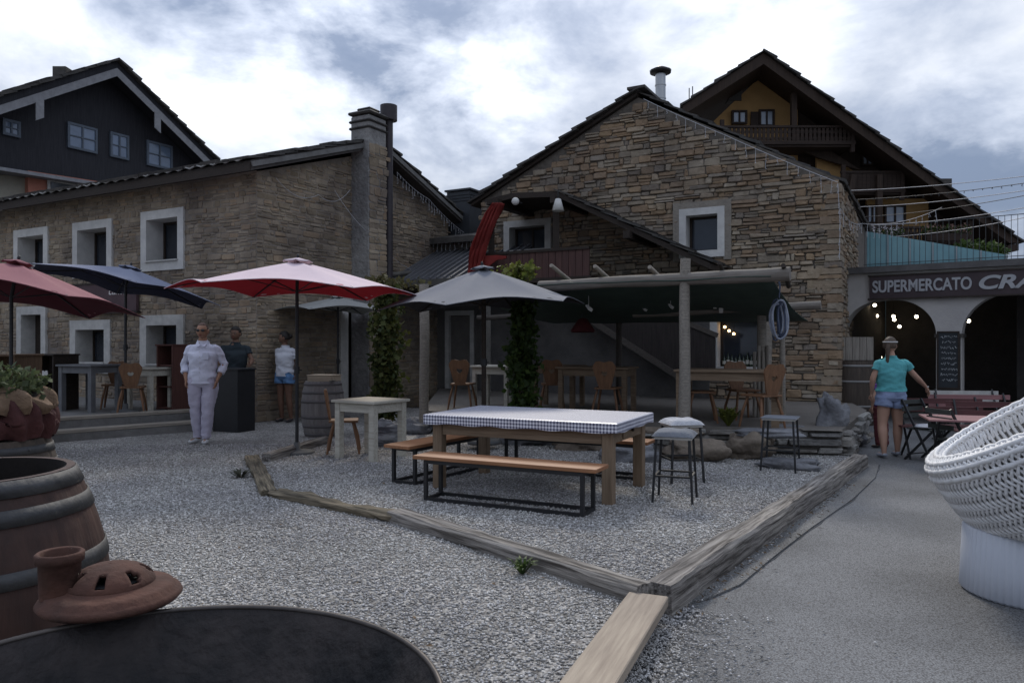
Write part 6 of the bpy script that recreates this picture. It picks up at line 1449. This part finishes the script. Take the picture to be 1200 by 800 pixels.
def person(loc, rz, label, J, skinc, shirt, trouser, shoe, hairc, sleeve=.5, short=False, hair='short', female=False, head_turn=0, head_tilt=0, extras=None, scale=1, hat=None, build=1.0, hemz=-.02):
    """J: joint positions. local frame: the person faces -Y, +X is their left hand side as seen from the front (image right)"""
    t = thing('person', label, 'person', loc, rz); V3 = Vector; J = {k: V3(v) for k, v in J.items()}
    w_ = .9 if female else 1
    nod = {'pelvis': (J['pelvis'], .125, .095), 'waist': (J['waist'], .105*w_, .085), 'chest': (J['chest'], .13*w_, .10), 'upper': (J['upper']-Z*.03, .10*w_, .075), 'neck': (J['neck'], .060*w_, .062), 'skull': (J['head']-Z*.03, .055, .06)}
    ed = [('pelvis','waist'),('waist','chest'),('chest','upper'),('upper','neck'),('neck','skull')]
    for s in 'LR':
        nod['sh'+s] = (J['sh'+s]-Z*.02, .045*w_, .045); nod['el'+s] = (J['el'+s], .044*build, .044); nod['fm'+s] = (J['el'+s].lerp(J['wr'+s], .4), .043*build, .04); nod['wr'+s] = (J['wr'+s], .025*w_, .024)
        nod['pa'+s] = (J['wr'+s]+J['hd'+s]*.07, .034, .017)
        ed += [('upper','sh'+s),('sh'+s,'el'+s),('el'+s,'fm'+s),('fm'+s,'wr'+s),('wr'+s,'pa'+s)]
        nod['hip'+s] = (J['hip'+s], .085, .09); lw = build; nod['th'+s] = (J['hip'+s].lerp(J['kn'+s], .4), .082*lw, .085*lw); nod['kn'+s] = (J['kn'+s], .056*lw, .058*lw); nod['ca'+s] = (J['kn'+s].lerp(J['an'+s], .35), .060*lw, .062*lw); nod['an'+s] = (J['an'+s], .034, .036)
        nod['he'+s] = (J['an'+s]+Z*-.045, .036, .036); nod['to'+s] = (J['an'+s]+J['ft'+s]*.16-Z*.055, .036, .024)
        ed += [('pelvis','hip'+s),('hip'+s,'th'+s),('th'+s,'kn'+s),('kn'+s,'ca'+s),('ca'+s,'an'+s),('an'+s,'he'+s),('he'+s,'to'+s)]
    vs, fs = skin_mesh(nod, ed); b = MB(); b.add(vs, fs, 0, True)
    # hands: four fingers and a thumb each, rooted in the palm
    for s in 'LR':
        d = J['hd'+s].normalized(); side = V3(J.get('sd'+s, (0,-1,0))).normalized(); pn_ = d.cross(side).normalized(); p0 = J['wr'+s]+d*.085
        for k, (off, ln) in enumerate(((-.026,.066),(-.009,.078),(.009,.073),(.026,.058))):
            a = p0+side*-off-d*.012; inward = pn_*(1 if s == 'L' else -1)
            b.tube([a, a+d*ln*.45+inward*.004, a+d*ln*.78+inward*.016, a+d*ln+inward*.032], [.0095,.009,.008,.006], 7)
        a = J['wr'+s]+d*.03+side*.026; b.tube([a, a+side*.026+d*.022, a+side*.034+d*.052, a+side*.03+d*.07], [.012,.011,.010,.007], 7)
    # head
    Mh = Matrix.Translation(J['head']+Z*.008) @ Matrix.Rotation(head_turn, 4, 'Z') @ Matrix.Rotation(head_tilt, 4, 'X') @ Matrix.Scale(1.07, 4)
    nu, nv = 28, 22; hv = []
    for i in range(nv+1):
        a = math.pi*i/nv
        for j in range(nu):
            q = V3((math.sin(a)*math.cos(2*math.pi*j/nu), math.sin(a)*math.sin(2*math.pi*j/nu), math.cos(a))); x_, y_, z_ = q.x*.076, q.y*.098, q.z*.118
            if q.z < 0: x_ *= 1-.38*q.z*q.z; y_ *= 1-.22*q.z*q.z
            if q.y > .2 and q.z < -.2: y_ -= .03*(-q.z)
            if q.y < -.5 and abs(q.x) < .5 and -.15 < q.z < .12: y_ += .006
            if q.y < -.85 and abs(q.x) < .2 and -.34 < q.z < .0: y_ -= .004
            hv.append((x_, y_, z_))
    b.add(hv, [(i*nu+j, (i+1)*nu+j, (i+1)*nu+(j+1) % nu, i*nu+(j+1) % nu) for i in range(nv) for j in range(nu)], 0, True, Mh)
    b.add([(-.012,-.092,-.012),(.012,-.092,-.012),(0,-.094,.02),(0,-.119,-.022),(-.017,-.094,-.034),(.017,-.094,-.034)], [(0,3,2),(2,3,1),(0,4,3),(1,3,5),(4,5,3)], 0, True, Mh)
    for s in (-1, 1):
        b.ball((s*.077,.004,-.005), (.012,.022,.032), 0, 10, 8, Mh); b.ball((s*.030,-.083,.008), (.013,.009,.008), 2, 10, 6, Mh); b.ball((s*.030,-.0905,.008), (.006,.004,.006), 3, 8, 6, Mh)
        b.bar((s*.014,-.094,.026),(s*.047,-.083,.028), .006, .006, 3, M=Mh)
    b.ball((0,-.089,-.052), (.024,.009,.005), 1, 10, 6, Mh); b.ball((0,-.087,-.061), (.020,.009,.005), 1, 10, 6, Mh)
    b.build('body', [skinc, mat('lip', (.20,.07,.06), .6), mat('eye_white', (.25,.23,.21), .5), mat('eye_dark', (.02,.015,.012), .4)], t, fix=False)
    # hair
    b = MB(); hv = []; thick = .003 if hair == 'cropped' else .016
    for i in range(15):
        a = math.pi*.60*i/14
        for j in range(nu):
            q = V3((math.sin(a)*math.cos(2*math.pi*j/nu), math.sin(a)*math.sin(2*math.pi*j/nu), math.cos(a))); lim = -.25 if q.y > .1 else ((.62 if hair == 'cropped' else .5) if q.y < -.3 else .1)
            k_ = thick if q.z > lim else -.012; k_ += .004*mnoise.noise(q*9)
            hv.append((q.x*(.076+k_), q.y*(.098+k_), q.z*(.118+k_)))
    b.add(hv, [(i*nu+j, (i+1)*nu+j, (i+1)*nu+(j+1) % nu, i*nu+(j+1) % nu) for i in range(14) for j in range(nu)], 0, True, Mh)
    if hair == 'tail': b.tube([Mh @ V3(p) for p in ((0,.09,.02),(0,.125,-.04),(.005,.12,-.14),(.008,.125,-.24),(.004,.13,-.31))], [.03,.034,.028,.02,.006], 8)
    if hair == 'bun': b.ball(Mh @ V3((0,.115,.03)), (.042,.04,.042), 0, 12, 8)
    b.build('hair', hairc, t, fix=False)
    if hat:
        b = MB(); b.tube([Mh @ V3((.088*math.cos(a), .108*math.sin(a), .055)) for a in [2*math.pi*k/24 for k in range(24)]], .011, 6, closed=True); 
        b.prism([Mh @ V3(p) for p in ((.04,-.10,.055),(.0,-.185,.05),(-.04,-.10,.055))], (0,0,.01)); b.build('visor', hat, t)
    # shirt: one lofted torso with sleeves growing out of the shoulders
    def loft(b, rings, n_=52, sub_=9, pw=2.4, cap=True, M=None):
        rs = []
        for i in range(len(rings)-1):
            p0, p1, p2, p3 = rings[max(i-1,0)], rings[i], rings[i+1], rings[min(i+2,len(rings)-1)]
            for k in range(sub_):
                u = k/sub_; f = lambda a0,a1,a2,a3: .5*((2*a1)+(-a0+a2)*u+(2*a0-5*a1+4*a2-a3)*u*u+(-a0+3*a1-3*a2+a3)*u**3)
                rs.append((V3([f(p0[0][q], p1[0][q], p2[0][q], p3[0][q]) for q in range(3)]), f(p0[1],p1[1],p2[1],p3[1]), f(p0[2],p1[2],p2[2],p3[2])))
        rs.append((V3(rings[-1][0]), rings[-1][1], rings[-1][2])); vs = []
        for i, (c_, rx, ry) in enumerate(rs):
            d = (rs[min(i+1,len(rs)-1)][0]-rs[max(i-1,0)][0]).normalized(); ax = V3((1,0,0)); ay = d.cross(ax).normalized(); ax = ay.cross(d).normalized()
            for j in range(n_):
                t_ = 2*math.pi*j/n_; c2, s2_ = math.cos(t_), math.sin(t_); k_ = (abs(c2)**pw+abs(s2_)**pw)**(-1/pw)
                vs.append(c_+ax*(rx*c2*k_)+ay*(ry*s2_*k_))
        vs = [v+V3((0,0,0)) for v in vs]; cn = [r_[0] for r_ in rs for _ in range(n_)]
        def fold(v, c0): a_ = 1-abs(mnoise.noise(V3((v.x*5+v.z*3, v.y*5, v.z*9))))*2; b__ = 1-abs(mnoise.noise(V3((v.x*11-v.z*8, v.y*11, v.z*15))))*2; return v+(v-c0).normalized()*(.014*(a_-.6)+.008*(b__-.6)) if (v-c0).length > 1e-6 else v
        vs = [fold(v, c0) for v, c0 in zip(vs, cn)]
        fs = [(i*n_+j, i*n_+(j+1) % n_, (i+1)*n_+(j+1) % n_, (i+1)*n_+j) for i in range(len(rs)-1) for j in range(n_)]
        if cap: fs += [tuple(range(n_)), tuple(range(len(vs)-n_, len(vs)))[::-1]]
        b.add(vs, fs, 0, True)
    bw = build; u_ = J['upper']; hem = J['pelvis']+Z*hemz
    b = MB(); loft(b, [(hem, .185*bw, .135*bw), (J['pelvis']+Z*.06, .182*bw, .13*bw), (J['waist'], .168*bw, .122*bw), (J['chest'], .188*bw, .128*bw), (u_-Z*.06, .200*bw, .115), (u_+Z*.0, .188*bw, .098), (u_+Z*.035, .140*bw, .082), (u_+Z*.065, .092, .074), (u_+Z*.105, .074, .072)], pw=2.1)
    for s in 'LR':
        sh, el, wr = J['sh'+s], J['el'+s], J['wr'+s]; sg = 1 if s == 'L' else -1; root = sh-V3((sg*.06,0,.035))
        if sleeve <= .5: pts = [(root, .055, .06), (sh.lerp(el, .10)-Z*.012, .064, .066), (sh.lerp(el, sleeve*.8), .068, .068), (sh.lerp(el, sleeve*1.5), .066, .064)]
        else: pts = [(root, .055, .06), (sh.lerp(el, .12)-Z*.012, .066, .068), (sh.lerp(el, .6), .060, .062), (el, .055, .058), (el.lerp(wr, (sleeve-.5)*1.6), .058, .058)]
        loft(b, pts, 28, 8)
    b.build('shirt', shirt, t, fix=True)
    b = MB(); hp = J['pelvis']; wt = hp+Z*.085
    loft(b, [(wt, .166*bw, .118*bw), (hp, .182*bw, .128*bw), (hp-Z*.07, .184*bw, .125*bw), (hp-Z*.12, .165*bw, .105*bw)])
    for s in 'LR':
        h_, k_, a_ = J['hip'+s], J['kn'+s], J['an'+s]; sg = 1 if s == 'L' else -1; h_ = V3((h_.x*bw, h_.y, h_.z))
        if short: pts = [(h_+Z*.04, .085*bw, .11*bw), (h_-Z*.08, .098*bw, .112*bw), (h_.lerp(k_, .34), .100*bw, .105*bw)]
        else: pts = [(h_+Z*.04, .085*bw, .11*bw), (h_-Z*.10, .096*bw, .108*bw), (h_.lerp(k_, .55), .086*bw, .095*bw), (k_, .074*bw, .080*bw), (k_.lerp(a_, .5), .066*bw, .070*bw), (a_+Z*.03, .056*bw, .060*bw), (a_-Z*.01, .056*bw, .06*bw)]
        loft(b, pts, 32, 8)
    b.build('shorts' if short else 'trousers', trouser, t, fix=True)
    for s in 'LR':
        vs, fs = skin_mesh({'a': (J['an'+s]-Z*.02, .045, .045), 'h': (J['an'+s]-Z*.045-J['ft'+s]*.03, .045, .042), 'm': (J['an'+s]+J['ft'+s]*.08-Z*.05, .046, .034), 't': (J['an'+s]+J['ft'+s]*.17-Z*.06, .042, .024)}, [('a','h'),('h','m'),('m','t')], 2)
        b = MB(); b.add([V3((v.x, v.y, max(v.z, .004))) for v in vs], fs, 0, True); b.build('shoe', shoe, t, fix=False)
    if extras: extras(t, J)
    t.scale = (scale,)*3
    return t
mSkin = mat('tanned_skin', (.36,.20,.13), .55, (.30,.16,.10), 6); mSkinD = mat('brown_skin', (.17,.09,.06), .55, (.13,.07,.045), 6); mSkinP = mat('pale_skin', (.42,.25,.18), .55, (.35,.20,.14), 6)  # the last is the palest of the three skin tones
mHairD = mat('dark_hair', (.02,.015,.012), .6, (.01,.008,.007), 30); mHairB = mat('brown_hair', (.09,.06,.04), .6, (.04,.028,.02), 30, .5)
mLinen = mat('white_linen', (.66,.66,.76), .9, (.56,.56,.66), 5, .5, 25); mLinenP = mat('pale_lilac_trousers', (.50,.47,.56), .9, (.42,.39,.48), 5, .5, 25)
STAND = dict(pelvis=(0,0,.96), waist=(0,0,1.10), chest=(0,.0,1.27), upper=(0,.01,1.42), neck=(0,.005,1.52), head=(0,-.02,1.66),
    shL=(.175,.01,1.44), shR=(-.175,.01,1.44), elL=(.27,.04,1.16), elR=(-.27,.04,1.16), wrL=(.25,-.02,.93), wrR=(-.25,-.02,.93), hdL=(0,-.1,-1), hdR=(0,-.1,-1),
    hipL=(.09,0,.90), hipR=(-.09,0,.90), knL=(.10,-.01,.50), knR=(-.10,-.01,.50), anL=(.11,.02,.09), anR=(-.11,.02,.09), ftL=(.1,-1,0), ftR=(-.1,-1,0))
S = dict(STAND); S.update(wrL=(.225,-.06,.945), wrR=(-.225,-.06,.945), hdL=(-.2,-.1,-1), hdR=(.2,-.1,-1), elL=(.29,.06,1.17), elR=(-.29,.06,1.17), knL=(.085,-.05,.50), anL=(.06,-.05,.09), anR=(-.09,.06,.09), ftL=(.15,-1,0), ftR=(-.5,-.9,0))
def collar(t, J):
    b = MB(); u = J['neck']
    for s in (-1, 1): b.prism([u+Vector((s*.006,-.098,-.07)), u+Vector((s*.072,-.02,.018)), u+Vector((s*.088,-.035,-.03)), u+Vector((s*.055,-.110,-.085))], (0,-.008,.004))
    b.build('collar', mLinen, t); b = MB()
    for i in range(6): b.ball((0,-.156,1.36-i*.075), .007, 0, 6, 4)
    b.build('buttons', mWhite, t)
    b = MB(); h_ = J['head']+Z*.008
    for s_ in (-1, 1): b.ball(h_+Vector((s_*.034,-.098,.010)), (.028,.010,.019), 0, 12, 8); b.bar(h_+Vector((s_*.06,-.088,.014)), h_+Vector((s_*.084,.0,.008)), .006, .006)
    b.bar(h_+Vector((-.01,-.104,.014)), h_+Vector((.01,-.104,.014)), .006, .006); b.build('sunglasses', mBlackMetal, t)
    b = MB(); b.box((.085,-.148,1.30), (.09,.008,.10)); b.build('pocket', mLinen, t, bevel=.002)
q = G(238, 519); person(q, R(4), 'tanned man in white linen shirt and pale trousers standing on the gravel, hands in pockets', S, mSkin, mLinen, mLinenP, mat('white_shoe', (.6,.6,.6), .6), mat('shaved_stubble', (.13,.075,.055), .7, (.08,.05,.04), 60), sleeve=.85, hair='cropped', head_turn=R(-4), extras=collar, scale=1.04, build=1.16, hemz=-.07)
S = dict(STAND); S.update(elR=(-.30,-.05,1.2), wrR=(-.20,-.26,1.12), hdR=(.3,-1,0), sdR=(.3,.3,1), elL=(.28,-.06,1.2), wrL=(.24,-.30,1.13), hdL=(-.1,-1,0), sdL=(-.3,.3,1))
person((X(270)*13.5, 13.75, .0), R(20), 'man in dark clothes standing at the black counter by the left building', S, mSkinD, mat('dark_teal_shirt', (.022,.03,.036), .9), mat('black_trousers', (.012,.012,.015), .9), mat('grey_shoe', (.08,.08,.08), .7), mHairD, sleeve=.35, hair='short', head_turn=R(-25), scale=1.03, build=1.12)
S = dict(STAND); S.update(elR=(-.23,.10,1.17), wrR=(-.12,.15,1.0), hdR=(.6,.3,-.5), elL=(.23,.08,1.16), wrL=(.20,.06,.93), anL=(.13,.02,.09), anR=(-.09,.02,.09))
q = G(334, 494); person(q, R(-22), 'person in white T-shirt and blue denim shorts standing by the wall, head turned away', S, mSkinD, mat('white_tshirt', (.55,.55,.58), .9, (.46,.46,.50), 5, .4, 25), mat('blue_denim', (.12,.23,.40), .9, (.08,.16,.30), 9, .3, 60), mat('dark_sandal', (.05,.045,.045), .7), mHairD, sleeve=.42, short=True, hair='bun', female=True, head_turn=R(-62), scale=.99, build=1.12, hemz=-.05)
S = dict(STAND); S.update(elR=(-.30,.05,1.17), wrR=(-.33,-.09,.95), hdR=(-.05,-.25,-1), elL=(.27,.0,1.18), wrL=(.24,-.10,.95), hdL=(0,-.2,-1), sdL=(0,-1,0), knL=(.09,-.03,.50), anL=(.09,.06,.09), anR=(-.10,-.10,.09), ftL=(.1,-1,.0), ftR=(-.1,-1,.0))
S.update(wrR=(-.60,-.12,1.04), elR=(-.38,.0,1.20), hdR=(-.5,-.15,-.9), anL=(.15,.10,.09), knL=(.13,0,.5), anR=(-.13,-.06,.09), knR=(-.12,-.03,.5))
def wb(t, J):
    b = MB(); p = J['wrR']; b.tube([p+Vector((.03*math.cos(a), .03*math.sin(a), .01)) for a in [k*.785 for k in range(8)]], .007, 5, closed=True); b.build('wristband', mWhite, t)
q = G(1046, 536, -.1); wtm = person((q.x, q.y+.05, -.1), R(180), 'woman in turquoise top and denim shorts seen from behind, walking to the arcade', S, mSkinP, mat('turquoise_top', (.10,.36,.37), .9, (.07,.27,.29), 5, .4, 25), mat('pale_denim', (.24,.29,.42), .9, (.17,.21,.33), 9, .3, 60), mat('pale_trainer', (.28,.29,.33), .7), mHairB, sleeve=.34, short=True, hair='tail', female=True, head_turn=R(-40), extras=wb, scale=.965, hat=mWhite, build=1.20, hemz=.03)
S = dict(STAND)
person((q.x+.33, q.y+1.0, -.1), R(200), 'child in a purple top mostly hidden in front of the woman in turquoise', S, mSkinP, mat('purple_top', (.13,.05,.22), .9, (.09,.035,.16), 5), mat('dark_red_leggings', (.12,.03,.035), .9), mat('dark_sandal', (.05,.045,.045), .7), mHairB, sleeve=.3, hair='tail', female=True, scale=.70)
for o in list(scene.objects):
    if 'loc' in o: del o['loc']
